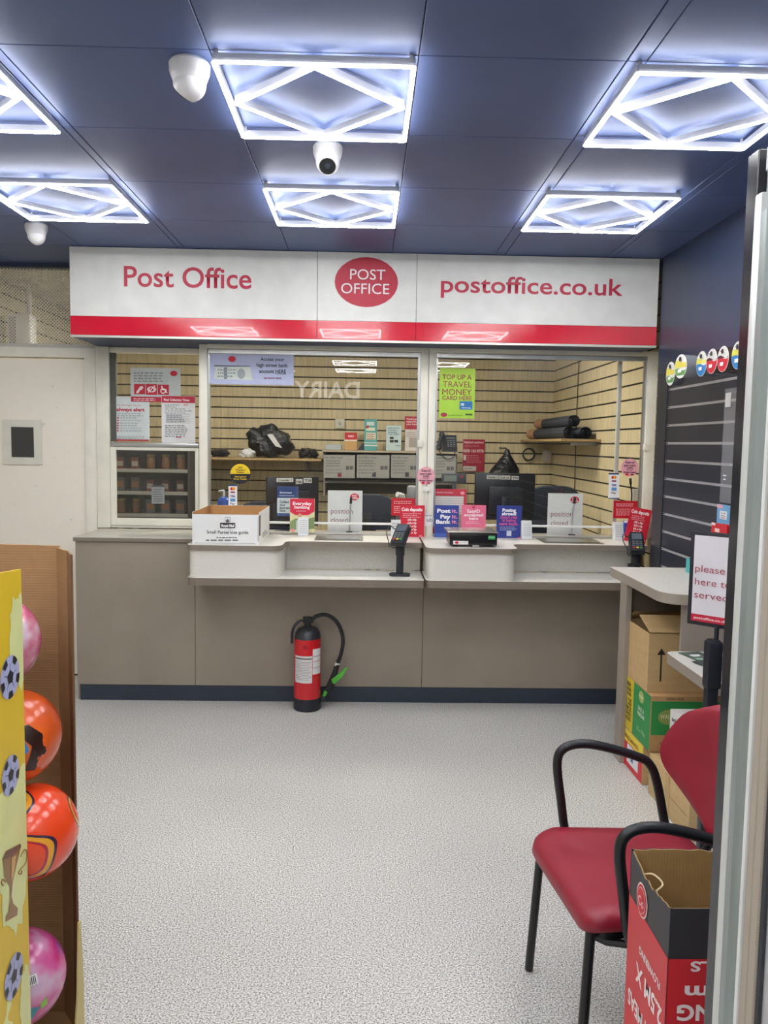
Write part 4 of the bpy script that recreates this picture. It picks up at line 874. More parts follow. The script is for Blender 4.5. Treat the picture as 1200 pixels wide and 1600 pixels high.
obj('leg', leg((.93, 2.23, .40), (1.0, 2.30, .004)), BT, t); obj('leg', leg((.93, 1.90, .40), (1.0, 1.82, .004)), BT, t)
obj('seat_frame', MB().tube([(.527, 2.262, .395), (.562, 1.862, .395), (.93, 1.90, .395), (.93, 2.23, .395)], .011, 8, closed=True).tube([(.56, 1.87, .39), (.60, 1.86, .375), (.66, 1.83, .385)], .01, 8), BT, t)

# ================================================================= RED AND BLACK OPEN BOX
t = thing('open_carton', 'tall red and black open box with torn rim in the foreground beside the chair', 'box', (.74, 1.56, 0))
x0, x1, y0, y1, zt = .590, .93, 1.455, 1.682, .70
KI = M('#a38352', .8, kind='cardboard', flute='X')
mb = MB(); kk = .005
def jag(axis, fixed, u0, u1, zt_, mi, th_, sgn_):
    n_ = 16; pts_ = [(u0, 0), (u1, 0)]
    for i in range(n_+1):
        u = u1+(u0-u1)*i/n_; pts_.append((u, zt_[i] if isinstance(zt_, list) else zt_))
    mb.mi = mi; mb.prism(pts_, fixed, fixed+sgn_*th_, 'x' if axis == 'x' else 'y')
random.seed(3)
zl = [.70-.0*i+.004*random.uniform(-1, 1)-.018*math.sin(PI*i/16) for i in range(17)]
zb_ = [.70+.003*random.uniform(-1, 1) for i in range(17)]
jag('x', x0, y0, y1, zl, 0, .0025, 1); jag('x', x0+.0025, y0+.003, y1-.003, zl, 1, .0025, 1)
jag('y', y0, x0+.0025, x1, [.70]*17, 0, .0025, 1); jag('y', y0+.0025, x0+.005, x1-.005, [.699]*17, 1, .0025, 1)
jag('y', y1, x0, x1, zb_, 0, .0025, -1); jag('y', y1-.0025, x0+.005, x1-.005, zb_, 1, .0025, -1)
jag('x', x1, y0, y1, .70, 0, .0025, -1); jag('x', x1-.0025, y0+.003, y1-.003, .70, 1, .0025, -1)
mb.mi = 1; mb.box(x0+.005, x1-.005, y0+.005, y1-.005, .002, .006)
obj('carton', mb, [M('#26262a', .45, kind='tile'), KI], t)
RP = M('#c8202c', .4, kind='tile')
zc_ = .600
obj('red_print', MB().box(x0-.0008, x0-.0002, y0+.001, y1-.001, .003, zc_), RP, t); obj('red_print', MB().box(x0+.001, x1-.001, y0-.0008, y0-.0002, .003, zc_), RP, t)
def tx(body, yc, z, h, w_, col='#e8dcdc', flip=False, bold=.03): text(t, body, (x0-.0015, yc, z), h, col, w_, bold, rz=-PI/2, flip=flip)
OY, OZ = PX(1004, 1407, .59).y, PX(1004, 1407, .59).z
obj('oval_mark', MB().disc((x0-.0012, OY, OZ), .032, .036, 'x'), M('#e9dede'), t); obj('oval_mark', MB().disc((x0-.0018, OY, OZ), .0285, .0325, 'x'), M('#c8202c'), t); obj('oval_mark', MB().disc((x0-.0024, OY, OZ), .023, .027, 'x'), M('#e9dede'), t); obj('oval_mark', MB().disc((x0-.003, OY, OZ), .0215, .0255, 'x'), M('#c8202c'), t)
text(t, 'Co', (x0-.0036, OY, OZ-.012), .02, '#e8dcdc', .03, 0, rz=-PI/2)
tx('FLOWERING', 1.545, .53, .016, .12, flip=True); tx('2.5M X', 1.545, .485, .04, .15, flip=True); tx('EACH MEAS', 1.56, .40, .035, .2, flip=True); tx('E', 1.62, .30, .05, .05, flip=True); tx('TWIN', 1.55, .30, .05, .13, flip=True)
text(t, 'GRILLS', (.698, y0-.0018, PY(1097, 1502, y0).z), .02, '#e8dcdc', .13, .03, flip=True); text(t, '30cm', (.694, y0-.0018, PY(1097, 1540, y0).z), .028, '#e8dcdc', .14, .03, flip=True); text(t, 'WRAPPING', (.736, y0-.0018, PY(1097, 1570, y0).z), .032, '#e8dcdc', .25, .03, flip=True)
obj('oval_mark', MB().disc((.71, y0-.0012, .62), .03, .032), M('#c8202c'), t); obj('oval_mark', MB().disc((.71, y0-.0018, .62), .024, .026), M('#e9dede'), t); obj('oval_mark', MB().disc((.71, y0-.0024, .62), .022, .024), M('#c8202c'), t)
obj('cut_handle', MB().tube([(x0+.006, 1.64, .665), (x0+.03, 1.63, .672), (x0+.04, 1.60, .668), (x0+.02, 1.58, .664)], .002, 6, smooth=5), M('#d8c49a', .8), t)
o = tag(obj('carton_insert', MB().box(.742, .80, 1.50, 1.52, .30, .668, rot=Matrix.Rotation(.16, 3, 'Y')).tube([(.69, 1.47, .60), (.70, 1.475, .675), (.725, 1.49, .68), (.735, 1.50, .61)], .003, 6, smooth=4), M('#bb9560', .8, kind='cardboard'), None, (.77, 1.52, .3)), 'piece of brown cardboard standing inside the red and black box', 'cardboard')

# ================================================================= BALL DISPLAY
t = thing('ball_display', 'tall cardboard ball display with a yellow printed side at the left edge', 'display stand', (-1.0, 1.7, 0))
KC = M('#a9845a', .8, kind='cardboard'); YL = '#d9b821'
XP = -.742
obj('printed_side', MB().prism([(1.28, .0), (1.752, .0), (1.752, 1.288), (1.70, 1.292), (1.60, 1.30), (1.28, 1.31)], XP-.006, XP, 'x'), M(YL, .4, kind='splash', scale=3.2, stops=((0, '#d9b821'), (.56, '#d9b821'), (.575, '#d9dd92')),), t)
obj('back_panel', MB().prism([(-1.30, 0), (-.791, 0), (-.791, 1.294), (-1.02, 1.298), (-1.30, 1.298)], 2.10, 2.108, 'y'), KC, t)
obj('far_flap', MB().prism([(-.791, 2.10), (-.745, 2.04), (-.748, 2.036), (-.797, 2.098)], .0, 1.29, 'z'), KC, t)
obj('front_flap', MB().prism([(-.745, 2.042), (-.715, 1.985), (-.719, 1.983), (-.749, 2.04)], .0, 1.288, 'z'), M('#8d6a45', .85, kind='cardboard'), t)
obj('corrugated_edge', MB().prism([(-.7145, 1.984), (-.719, 1.982), (-.7175, 1.979), (-.713, 1.981)], .0, 1.288, 'z'), M('#6b4f33', .9), t)
obj('near_panel', MB().box(-1.30, XP-.0065, 1.28, 1.286, 0, 1.29), KC, t); obj('rear_panel', MB().box(-1.306, -1.30, 1.28, 2.10, 0, 1.295), KC, t); obj('base_tray', MB().box(-1.299, XP-.007, 1.287, 2.099, .0, .02), KC, t)
obj('inner_divider', MB().box(-1.15, -1.145, 1.287, 2.098, .021, 1.28), M('#7d5c3c', .9), t)
def yel(nm, fn, col, off): return obj(nm, fn, M(col, .4), t)
def soccer(yc, zc, r, off=.0012):
    b0 = obj('ball_print', MB().disc((XP+off, yc, zc), r, r, 'x'), M('#a9aed2', .4), t)
    for (dy, dz, rr, a0) in [(0, 0, .34, .3)]+[(.86*math.cos(.95+i*2*PI/5), .86*math.sin(.95+i*2*PI/5), .27, i*2*PI/5+2.2) for i in range(5)]:
        P_ = []
        for i in range(5):
            yy_, zz = dy+rr*math.cos(a0+i*2*PI/5), dz+rr*math.sin(a0+i*2*PI/5); L_ = math.hypot(yy_, zz)
            if L_ > .98: yy_, zz = yy_/L_*.98, zz/L_*.98
            P_.append((XP+off+.0008, yc+yy_*r, zc+zz*r))
        obj('pentagon', MB().face(P_), M('#16161c', .4), b0)
    for i in range(5):
        a = .3+i*2*PI/5; o_ = XP+off+.0006
        p1 = (yc+r*.34*math.cos(a), zc+r*.34*math.sin(a)); p2 = (yc+r*.66*math.cos(a), zc+r*.66*math.sin(a)); n1 = (-math.sin(a)*r*.02, math.cos(a)*r*.02)
        obj('seam', MB().face([(o_, p1[0]-n1[0], p1[1]-n1[1]), (o_, p2[0]-n1[0], p2[1]-n1[1]), (o_, p2[0]+n1[0], p2[1]+n1[1]), (o_, p1[0]+n1[0], p1[1]+n1[1])]), M('#5c5f80', .4), b0)
for (pxx, pyy, r) in ((15, 1058, .046), (16, 1211, .042), (21, 1525, .046)):
    q = PX(pxx, pyy, XP); soccer(q.y, q.z, r)
# splashes and the trophy print
def splat(yc, zc, ry, rz_, seed, off=.0006, col='#d6db97'):
    random.seed(seed); P_ = []
    n_ = 44
    for i in range(n_):
        a = 2*PI*i/n_; k_ = 1+random.uniform(-.16, .22)*(1 if i % 3 == 0 else .35); P_.append((XP+off, min(1.7515, yc+ry*k_*math.cos(a)), zc+rz_*k_*math.sin(a)))
    return obj('paint_splash_print', MB().face(P_), M(col, .4), t)
q = PX(28, 1000, XP); splat(q.y+.01, q.z, .05, .10, 4)
q = PX(22, 1350, XP); splat(q.y, q.z, .07, .145, 9)
q = PX(40, 1570, XP); splat(q.y, q.z, .03, .09, 12)
def trp(pts_, col, off=.0014): return obj('trophy_print', MB().face([(XP+off, PX(a, b, XP).y, PX(a, b, XP).z) for a, b in pts_]), M(col, .35), t)
trp([(3, 1342), (8, 1330), (31, 1318), (32, 1322), (25, 1352), (19, 1378), (17, 1400), (20, 1412), (27, 1419), (26, 1430), (8, 1440), (8, 1432), (12, 1425), (15, 1405), (14, 1385), (6, 1370)], '#8e6a3c')
trp([(4, 1342), (9, 1331), (31, 1319), (31, 1323), (22, 1334), (10, 1342)], '#6b4a3c', .002)
trp([(17, 1340), (24, 1336), (20, 1368), (16, 1378)], '#c79f5e', .002)
c_ = [PX(a, b, XP) for a, b in ((31, 1338), (37, 1328), (41, 1332), (39, 1348), (31, 1358), (28, 1364), (32, 1366), (33, 1360))]
obj('trophy_handle_print', MB().tube([(XP+.0015, p.y, p.z) for p in c_], .0012, 6, smooth=5), M('#8e6a3c', .4), t)
c_ = [PX(a, b, XP) for a, b in ((8, 1378), (3, 1374), (1, 1379), (4, 1384))]
obj('trophy_handle_print', MB().tube([(XP+.0015, p.y, p.z) for p in c_], .0012, 6, smooth=5), M('#8e6a3c', .4), t)
def ball(name, lb, pix, Y, r, mat, extra=None):
    c = PY(pix[0], pix[1], Y)
    o_ = obj(name, MB().sphere((c.x, Y, c.z), r, n=48), mat, None, tuple(c)); tag(o_, lb, 'ball', 'balls in the cardboard display')
    if extra: extra(o_, c, r)
    return o_
def onball(par, c, r, az, el, w_, h_, mat, nm, off=.001, n_=8):
    """a patch following the ball surface; az from -Y towards +X"""
    mb = MB(); g = []
    for j in range(n_+1):
        row = []
        for i in range(n_+1):
            a = az+w_*(i/n_-.5); e = el+h_*(j/n_-.5); rr = r+off
            row.append(mb.bm.verts.new((c.x+rr*math.cos(e)*math.sin(a), c.y-rr*math.cos(e)*math.cos(a), c.z+rr*math.sin(e))))
        g.append(row)
    for j in range(n_):
        for i in range(n_): mb.bm.faces.new((g[j][i], g[j][i+1], g[j+1][i+1], g[j+1][i]))
    return obj(nm, mb, mat, par)
def onball_poly(par, c, r, pts_, mat, nm, off=.001):
    """fan polygon on the ball surface, pts in (az, el)"""
    mb = MB(); n_ = 5; ca = sum(p[0] for p in pts_)/len(pts_); ce = sum(p[1] for p in pts_)/len(pts_)
    def V(a, e): rr = r+off; return mb.bm.verts.new((c.x+rr*math.cos(e)*math.sin(a), c.y-rr*math.cos(e)*math.cos(a), c.z+rr*math.sin(e)))
    cen = V(ca, ce); prev = None
    for k_ in range(1, n_+1):
        cur = [V(ca+(a-ca)*k_/n_, ce+(e-ce)*k_/n_) for a, e in pts_]
        for i in range(len(pts_)):
            j = (i+1) % len(pts_)
            if prev is None: mb.bm.faces.new((cen, cur[i], cur[j]))
            else: mb.bm.faces.new((prev[i], cur[i], cur[j], prev[j]))
        prev = cur
    return obj(nm, mb, mat, par)
SW = M('#e04a18', .22, kind='swirl', scale=10.5, coat=.4, stops=((0, '#e8481c'), (.30, '#e8481c'), (.40, '#b02a40'), (.43, '#e8a22c'), (.50, '#2c2440'), (.535, '#e8481c')))
def bear_free(o_, c, r):   # plain abstract shapes printed on the ball
    onball_poly(o_, c, r, [(.05, .05), (.3, .32), (.62, .25), (.72, -.02), (.5, -.28), (.15, -.2)], M('#3f86c4', .3), 'blue_print')
    onball_poly(o_, c, r, [(.45, .5), (.75, .5), (1.02, .25), (1.1, -.15), (.9, -.55), (.65, -.5), (.85, -.1), (.75, .2), (.5, .35)], M('#2c1610', .3), 'dark_brown_print', .0015)
    onball_poly(o_, c, r, [(.12, -.2), (.35, -.15), (.45, -.4), (.32, -.62), (.1, -.6)], M('#c98f50', .3), 'tan_print', .0015)
    onball(o_, c, r, .1, .62, .3, .22, M('#e8a080', .3), 'pale_print')
def pinky(o_, c, r):
    onball_poly(o_, c, r, [(.3, -.25), (.55, -.1), (.85, -.2), (.7, -.45), (.4, -.5)], M('#3f93a4', .3), 'teal_leaf_print')
    onball(o_, c, r, .72, .42, .22, .2, M('#dcdcdc', .4), 'barcode_sticker', .0018)
    for i in range(4): onball(o_, c, r, .66+.04*i, .42, .018, .15, M('#26262a'), 'bar', .0024, 2)
    onball_poly(o_, c, r, [(.25, .55), (.5, .62), (.62, .5), (.4, .46)], M('#69b04a', .3), 'green_leaf_print')
    onball_poly(o_, c, r, [(.85, -.12), (1.0, -.05), (1.02, -.25), (.88, -.3)], M('#8ac058', .3), 'green_leaf_print')
PKM = M('#c43c80', .25, kind='splash', scale=7, coat=.4, interp='LINEAR', stops=((.3, '#7a4f9a'), (.42, '#c02a78'), (.52, '#c95a94'), (.62, '#c8a8c0'), (.7, '#9a9cc0')))
PK2 = M('#c86a90', .25, kind='splash', scale=9, coat=.4, interp='LINEAR', stops=((.3, '#4a8aa8'), (.42, '#b83a6a'), (.52, '#c87a90'), (.62, '#d0c0c8'), (.7, '#8a4a90')))
r0 = .109
ball('toy_ball', 'pink and blue patterned ball at the top of the cardboard display', (-14, 1003), 1.87, r0, PK2)
ball('toy_ball', 'orange ball with brown and blue print, second from the top of the display', (20, 1150), 1.87, r0, M('#d2561a', .25, kind='splash', scale=4, coat=.4, interp='LINEAR', stops=((.35, '#a83a12'), (.55, '#d85a1c'), (.7, '#dc7a2a'))), bear_free)
ball('toy_ball', 'bright orange ball with yellow and purple loops bulging out of the display', (46, 1299), 1.86, r0+.001, SW)
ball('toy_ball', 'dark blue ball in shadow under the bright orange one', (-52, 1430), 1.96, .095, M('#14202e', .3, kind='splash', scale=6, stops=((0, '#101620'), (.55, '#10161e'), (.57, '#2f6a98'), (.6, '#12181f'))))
ball('toy_ball', 'pink flowered ball with a barcode sticker at the bottom of the display', (28, 1527), 1.87, r0+.001, PKM, pinky)
obj('lower_side', MB().prism([(1.90, 0), (1.985, 0), (1.983, .2), (1.968, .36), (1.955, .36), (1.94, .18)], XP+.035, XP+.039, 'x'), M('#cfc08a', .6, kind='splash', scale=9, stops=((0, '#cdbd80'), (.55, '#cdbd80'), (.6, '#8a92a8'))), t)

# ================================================================= TALL FRIDGE AT THE RIGHT
XF = .55
t = thing('display_fridge', 'tall upright fridge with black post and aluminium edge profiles at the right edge', 'fridge', (.85, .9, 0))
AL2 = M('#b9bfbe', .35, .35, kind='brushed', s=(2, 2, .2)); AL3 = M('#8f9998', .38, .35, kind='brushed', s=(2, 2, .2))
obj('rear_post', MB().box(XF, XF+.03, 1.172, 1.205, 0, 1.995, .0015, 1), M('#22232a', .14, .2), t)
obj('cabinet', MB().box(XF+.012, 1.15, .40, 1.171, .0, 1.985, .004), M('#c4c6c9', .4, kind='tile'), t)
obj('edge_profile', MB().box(XF-.003, XF+.02, 1.150, 1.172, .0, 1.93, .004), M('#cdd1cf', .3, .3), t)
obj('rounded_profile', MB().prism(roundpoly([(XF+.0, 1.108), (XF-.008, 1.122), (XF-.004, 1.149), (XF+.02, 1.149), (XF+.02, 1.104)], .006), 0, 1.90, 'z'), AL3, t)
obj('white_bead', MB().box(XF-.002, XF+.012, 1.100, 1.107, 0, 1.92, .002, 1), M('#dcdedc', .35), t)
for a, b in ((1.080, 1.0985), (1.060, 1.0785)):
    obj('ribbed_gasket', MB().box(XF+.002, XF+.012, a, b, 0, 1.90, .002, 1), M('#a39a8c', .5, kind='dots'), t)
obj('dark_seal', MB().box(XF+.006, XF+.011, 1.052, 1.060, 0, 1.90), M('#33363c', .5), t)
obj('head_cover', MB().box(XF+.0, XF+.03, 1.06, 1.150, 1.955, 1.99, .002, 1), M('#a9abb4', .35), t)
obj('hinge_block', MB().box(XF-.004, XF+.02, 1.07, 1.115, 1.905, 1.945, .004), M('#d9dbdb', .35), t)

# ================================================================= INSIDE THE BOOTH
YW = YB-.02
# clerk desk
t = thing('clerk_desk', 'pale work desk inside the booth behind the glass', 'desk', (.4, 5.6, 0))
obj('desk_top', MB().box(-.95, 1.79, 5.2, 5.95, .90, .93, .004), M('#9b958a', .4, kind='tile'), t)
for x_ in (-.93, .38, 1.75): obj('side_panel', MB().box(x_-.012, x_+.012, 5.22, 5.92, 0, .899), M('#7f776d', .5), t)
def monitor(lb, rect, Y, rz=0, labels=()):
    x0, y0, x1, y1 = rect; a = PY(x0, y1, Y); b = PY(x1, y0, Y); cx = (a.x+b.x)/2; w_ = (b.x-a.x); h_ = b.z-a.z; zc2 = a.z
    t = thing('monitor', lb, 'monitor', (cx, Y, .93), 'black computer monitors in the booth', rz)
    BK = M('#14171f', .3)
    obj('screen_housing', MB().box(-w_/2, w_/2, 0, .035, zc2-.93, zc2-.93+h_, .006), BK, t, local=True)
    obj('rear_bulge', MB().box(-w_*.28, w_*.3, -.03, 0, zc2-.93+h_*.12, zc2-.93+h_*.72, .012), M('#181c25', .35), t, local=True)
    obj('stand', MB().box(-.03, .03, -.045, -.02, 0.012, zc2-.93+h_*.5, .006).box(-.11, .11, -.10, .09, 0.001, .014, .004), BK, t, local=True)
    for (u0, u1, z0_, z1_, s) in labels:
        o_ = obj('paper_label', MB().box(-w_/2+w_*u0, -w_/2+w_*u1, -.0012, -.0002, zc2-.93+h_*z0_, zc2-.93+h_*z1_), M('#c9c9c5', .5), t, local=True)
        me = textmesh(s, h_*(z1_-z0_)*.5, w_*(u1-u0)*.8, .03); me.transform(Matrix.Translation((-w_/2+w_*(u0+u1)/2, -.002, zc2-.93+h_*(z0_+(z1_-z0_)*.25)))); obj('lettering', me, M('#33353a'), o_, local=True, flat=True)
    return t
monitor('large black monitor with white labels behind the right counter glass', (741, 740, 837, 812), 5.75, 0, ((.19, .385, .87, .955, 'Counter 2'), (.395, .58, .865, .95, 'Call us'), (.60, .72, .86, .94, 'Till')))
monitor('black monitor with white paper labels behind the left counter glass', (416, 746, 500, 822), 5.75, .35, ((.18, .5, .9, .98, 'Counter 1'), (.55, .68, .86, .96, 'Help'), (.7, .86, .88, .98, 'Till')))
def office_chair(lb, c, w_, Y):
    p_ = PY(*c, Y); t = thing('office_chair', lb, 'chair', (p_.x, Y, 0), 'dark office chairs in the booth'); BK = M('#1c2434', .7); x, z = p_.x, p_.z
    obj('backrest', MB().prism(roundpoly([(x-w_/2, z-.42), (x+w_/2, z-.42), (x+w_/2*.95, z), (x-w_/2*.95, z)], [.08, .08, .16, .16], 10), Y-.03, Y+.03, 'y', bev=.015), BK, t)
    obj('seat', MB().prism(roundpoly([(x-.23, Y+.05), (x+.23, Y+.05), (x+.23, Y+.48), (x-.23, Y+.48)], .08), z-.55, z-.48, 'z', bev=.02), BK, t)
    obj('back_bar', MB().box(x-.03, x+.03, Y-.045, Y-.031, z-.55, z-.15, .004), M('#15161a', .5), t)
    obj('gas_post', MB().cyl((x, Y+.26, .1), (x, Y+.26, z-.551), .025), M('#22242a', .4), t)
    mb = MB()
    for i in range(5): a = i*2*PI/5; mb.tube([(x, Y+.26, .09), (x+.27*math.cos(a), Y+.26+.27*math.sin(a), .06)], .016, 8); mb.cyl((x+.27*math.cos(a), Y+.26+.27*math.sin(a)-.012, .03), (x+.27*math.cos(a), Y+.26+.27*math.sin(a)+.012, .03), .029)
    obj('star_base', mb, M('#1b1c20', .5), t)
office_chair('dark blue office chair behind the left position closed card', (576, 772), .46, 6.55)
office_chair('dark office chair behind the right monitor', (866, 759), .44, 6.15)
office_chair('dark office chair left of the left monitor behind the parcel box', (412, 783), .44, 6.45)
# wall shelf left with black mail bags
KW = M('#a38a60', .5, kind='veneer')
def wshelf(name, lb, x0p, x1p, yp, Yf, depth=.3, th=.02):
    a = PY(x0p, yp, Yf); b = PY(x1p, yp, Yf); z_ = (a.z+b.z)/2
    t = thing(name, lb, 'shelf', ((a.x+b.x)/2, YW-.01, z_))
    obj('board', MB().box(a.x, b.x, Yf, YW-.0, z_-th, z_, .002, 1), KW, t)
    for x_ in (a.x+.15, b.x-.15): obj('bracket', MB().prism([(YW-.0, z_-th), (Yf+.04, z_-th), (YW-.0, z_-.14)], x_, x_+.006, 'x'), M('#8a8c8e', .35, .7), t)
    return t, z_
t, zs = wshelf('wall_shelf', 'long wooden wall shelf carrying black mail bags on the booth back wall', 196, 502, 715, 7.36)
def blob(name, lb, c, rx, ry, rz_, mat, cat, seed, group=None, par=None):
    random.seed(seed); mb = MB(); mb.sphere((0, 0, 0), 1, n=28)
    ph = [random.uniform(0, 6) for _ in range(6)]
    for v in mb.bm.verts:
        k_ = 1+.13*math.sin(5*v.co.x+ph[0])*math.cos(4*v.co.z+ph[1])+.09*math.sin(9*v.co.x+7*v.co.z+ph[2])+.05*math.sin(15*v.co.z+ph[3])
        v.co = Vector((v.co.x*rx*k_, v.co.y*ry*k_, max(v.co.z, -.72)*rz_*k_))
    zmin = min(v.co.z for v in mb.bm.verts)
    for v in mb.bm.verts: v.co.z -= zmin; v.co += Vector(c)
    o_ = obj(name, mb, mat, par, None if par else c)
    if not par: tag(o_, lb, cat, group)
    return o_
BG = M('#171a21', .28, kind='plastic_bag')
q = PY(424, 714, 7.6)
mbg = blob('mail_bag', 'big black plastic mail bag with a white label on the booth shelf', (q.x, 7.62, zs+.001), .215, .12, .16, BG, 'bag', 2)
o = obj('neck', MB().tube([(q.x-.1, 7.6, zs+.16), (q.x-.17, 7.58, zs+.22), (q.x-.2, 7.58, zs+.25)], [.09, .05], 12), BG, mbg)
qa, qb = PY(421, 679, 7.46), PY(441, 700, 7.46); obj('white_label', MB().face([(qa.x-.02, 7.45, qa.z), (qa.x+.03, 7.45, qa.z+.005), (qb.x+.0, 7.44, qb.z), (qb.x-.06, 7.44, qb.z+.015)]), M('#bfc0c2', .5), mbg)
q2 = PY(386, 712, 7.4); blob('white_parcel', 'small white wrapped parcel poking out under the big black mail bag', (q2.x, 7.42, zs+.001), .07, .035, .045, M('#c2c5c8', .5, kind='tile'), 'parcel', 5)
q3 = PY(482, 712, 7.55); blob('mail_bag', 'small flat black mail bag right of the big one', (q3.x, 7.57, zs+.001), .095, .09, .055, BG, 'bag', 8)
for i, (x_, w_) in enumerate(((343, .09), (300, .09), (262, .09), (225, .09))):
    q4 = PY(x_, 712, 7.6); blob('mail_bag', ('flat black mail bag at the left window post on the booth shelf', 'flat black mail bag left of the window post', 'flat black mail bag seen through the sash window, right one', 'flat black mail bag seen through the sash window, left one')[i], (q4.x, 7.6, zs+.001), w_, .1, .042, BG, 'bag', 20+i, 'flat mail bags on the booth shelf')
# cabinet with notices
ca = PY(505, 703, 7.35); cb_ = PY(742, 703, 7.35); zt_ = ca.z
t = thing('wall_cabinet', 'grey open wall unit with printed notices below its top board in the booth', 'cabinet', ((ca.x+cb_.x)/2, 7.6, zt_-.35))
xc0, xc1 = ca.x, PY(716, 703, 7.35).x
obj('top_board', MB().box(xc0-.01, xc1, 7.35, YW, zt_-.018, zt_, .002, 1), M('#a59a86', .5), t)
obj('side_board', MB().box(xc0, xc0+.018, 7.40, YW, zt_-.42, zt_-.019), M('#77736b', .5), t); obj('side_board', MB().box(xc1-.02, xc1-.002, 7.40, YW, zt_-.42, zt_-.019), M('#77736b', .5), t)
obj('rear_board', MB().box(xc0, xc1-.002, YW-.02, YW-.002, zt_-.42, zt_-.019), M('#5a5954', .6), t)
obj('lower_board', MB().box(xc0+.019, xc1-.021, 7.4, YW-.021, zt_-.30, zt_-.285), M('#8a867c', .5), t)
for i, (a, b) in enumerate(((506, 554.5), (557.5, 608.5), (611, 655), (678, 712))):
    cx = (a+b)/2; y0_ = 711 if i < 3 else 712
    card('laminated_notice', ('laminated grey notice at the left end of the booth wall unit', 'laminated grey notice, second from the left on the booth wall unit', 'laminated grey notice left of the window post on the booth wall unit', 'laminated grey notice below the desk phone')[i], 'notice', (a, y0_, b, 747), 7.34, '#8f8f8b',
         [('t', 'Post Office Travel', a+2, a+(b-a)*.6, y0_+5, 2.4, '#4a4b50', .02), ('l', a+3, y0_+9, a+(b-a)*.6, 3, 4, '#6b6c6e'), ('r', b-14, y0_+17, b-9, y0_+23, '#55565a', 'printed_box'), ('r', b-8, y0_+17, b-3, y0_+23, '#55565a', 'printed_box'), ('r', b-27 if i < 2 else b-22, y0_+27, b-21 if i < 2 else b-16, y0_+34, '#7a2a34' if i in (0, 3) else '#3f4044', 'printed_box'), ('l', a+3, y0_+23, b-18, 2, 5, '#77787a')], group='laminated notices in the booth', th=.003)
ZS = zt_+.001; YSh = 7.55
def onshelf(name, lb, cat, rect, dep, mat, deco=()):
    x0, y0, x1, y1 = rect; a = PY(x0, y1, YSh); b = PY(x1, y0, YSh)
    o_ = obj(name, MB().box(a.x, b.x, YSh, YSh+dep, ZS, b.z, .002, 1), mat, None, ((a.x+b.x)/2, YSh, ZS)); tag(o_, lb, cat)
    fill(o_, deco, YSh, 0); return o_
t2 = onshelf('collection_box', 'small red and tan box on the booth wall unit', 'box', (538.5, 676, 558, 699), .1, M('#b9925f', .6), [('r', 538.5, 676, 558, 688, '#b3222c'), ('r', 537.5, 687, 558.5, 689, '#d8d0c8'), ('t', 'RED', 544, 553, 683, 3, '#e8c8c8', .03)])
onshelf('greeting_card_rack', 'turquoise upright card rack with small pictures on the booth wall unit', 'rack', (569, 655, 589.5, 699.5), .06, M('#4e9a9c', .4), [('r', 573, 659, 585, 665, '#b8cccc'), ('r', 572, 668, 586, 673, '#cfd3bc'), ('r', 572, 676, 587, 687, '#c9cdb8'), ('l', 573, 679, 586, 3, 3.4, '#a05a50'), ('e', 574, 667, 2.4, 2.4, '#b02a3c'), ('r', 569, 691, 589.5, 693, '#a8c4c4'), ('r', 569, 695, 589.5, 697, '#d0d8d4')])
onshelf('card_sign', 'pale blue sign about phone cards on the booth wall unit', 'sign', (603, 665, 627.5, 700), .008, M('#b4c8cc', .4), [('l', 606, 669, 625, 3, 3.2, '#56707c'), ('t', 'Post Office', 607, 624, 679.5, 2.8, '#46688a', .02), ('r', 609, 682.5, 615, 686, '#222428', 'printed_square'), ('r', 609, 687.5, 615, 691.5, '#222428', 'printed_square'), ('r', 616, 687.5, 622, 691.5, '#222428', 'printed_square'), ('r', 618, 695.5, 625, 697, '#7a8a90')])
onshelf('thank_you_sign', 'dark red and white thank you sign beside the middle window post', 'sign', (632.5, 650.5, 657, 700.5), .008, M('#c9c4c0', .4), [('r', 632.5, 650.5, 657, 671, '#a11c34', 'red_top'), ('t', 'Thank you', 635, 652, 656, 2.8, '#e8c0c8', .03), ('t', 'supporting', 635, 653, 660, 2.6, '#e8c0c8', .03), ('t', 'your local', 635, 651, 664, 2.6, '#e8c0c8', .03), ('l', 635, 676, 652, 3, 3, '#9a9490'), ('r', 639, 684, 655, 699, '#9c9690')])
onshelf('paper_tray', 'low clear tray with papers at the left end of the booth wall unit', 'tray', (508, 694.5, 533, 699), .16, M('#a9b1b4', .2), [])
t = thing('tape_dispenser', 'small dark tape dispenser between the red box and the turquoise rack', 'dispenser', (PY(564, 698, YSh).x, YSh, ZS)); q = PY(564, 698, YSh)
obj('body', MB().prism([(q.x-.03, ZS), (q.x+.03, ZS), (q.x+.03, ZS+.07), (q.x+.01, ZS+.06), (q.x-.02, ZS+.02)], YSh, YSh+.04, 'y', bev=.003), M('#2a2e36', .4), t)
# wall socket
q = PY(531, 662, YW-.018)
t = thing('wall_socket', 'white square wall switch plate on the booth slat wall', 'switch', (q.x, YW-.02, q.z))
obj('plate', MB().box(q.x-.045, q.x+.045, YW-.026, YW-.016, q.z-.045, q.z+.045, .004), M('#c9c7bd', .4), t); obj('rocker', MB().box(q.x-.012, q.x+.012, YW-.031, YW-.0265, q.z-.015, q.z+.015, .002), M('#a9a79e', .4), t)
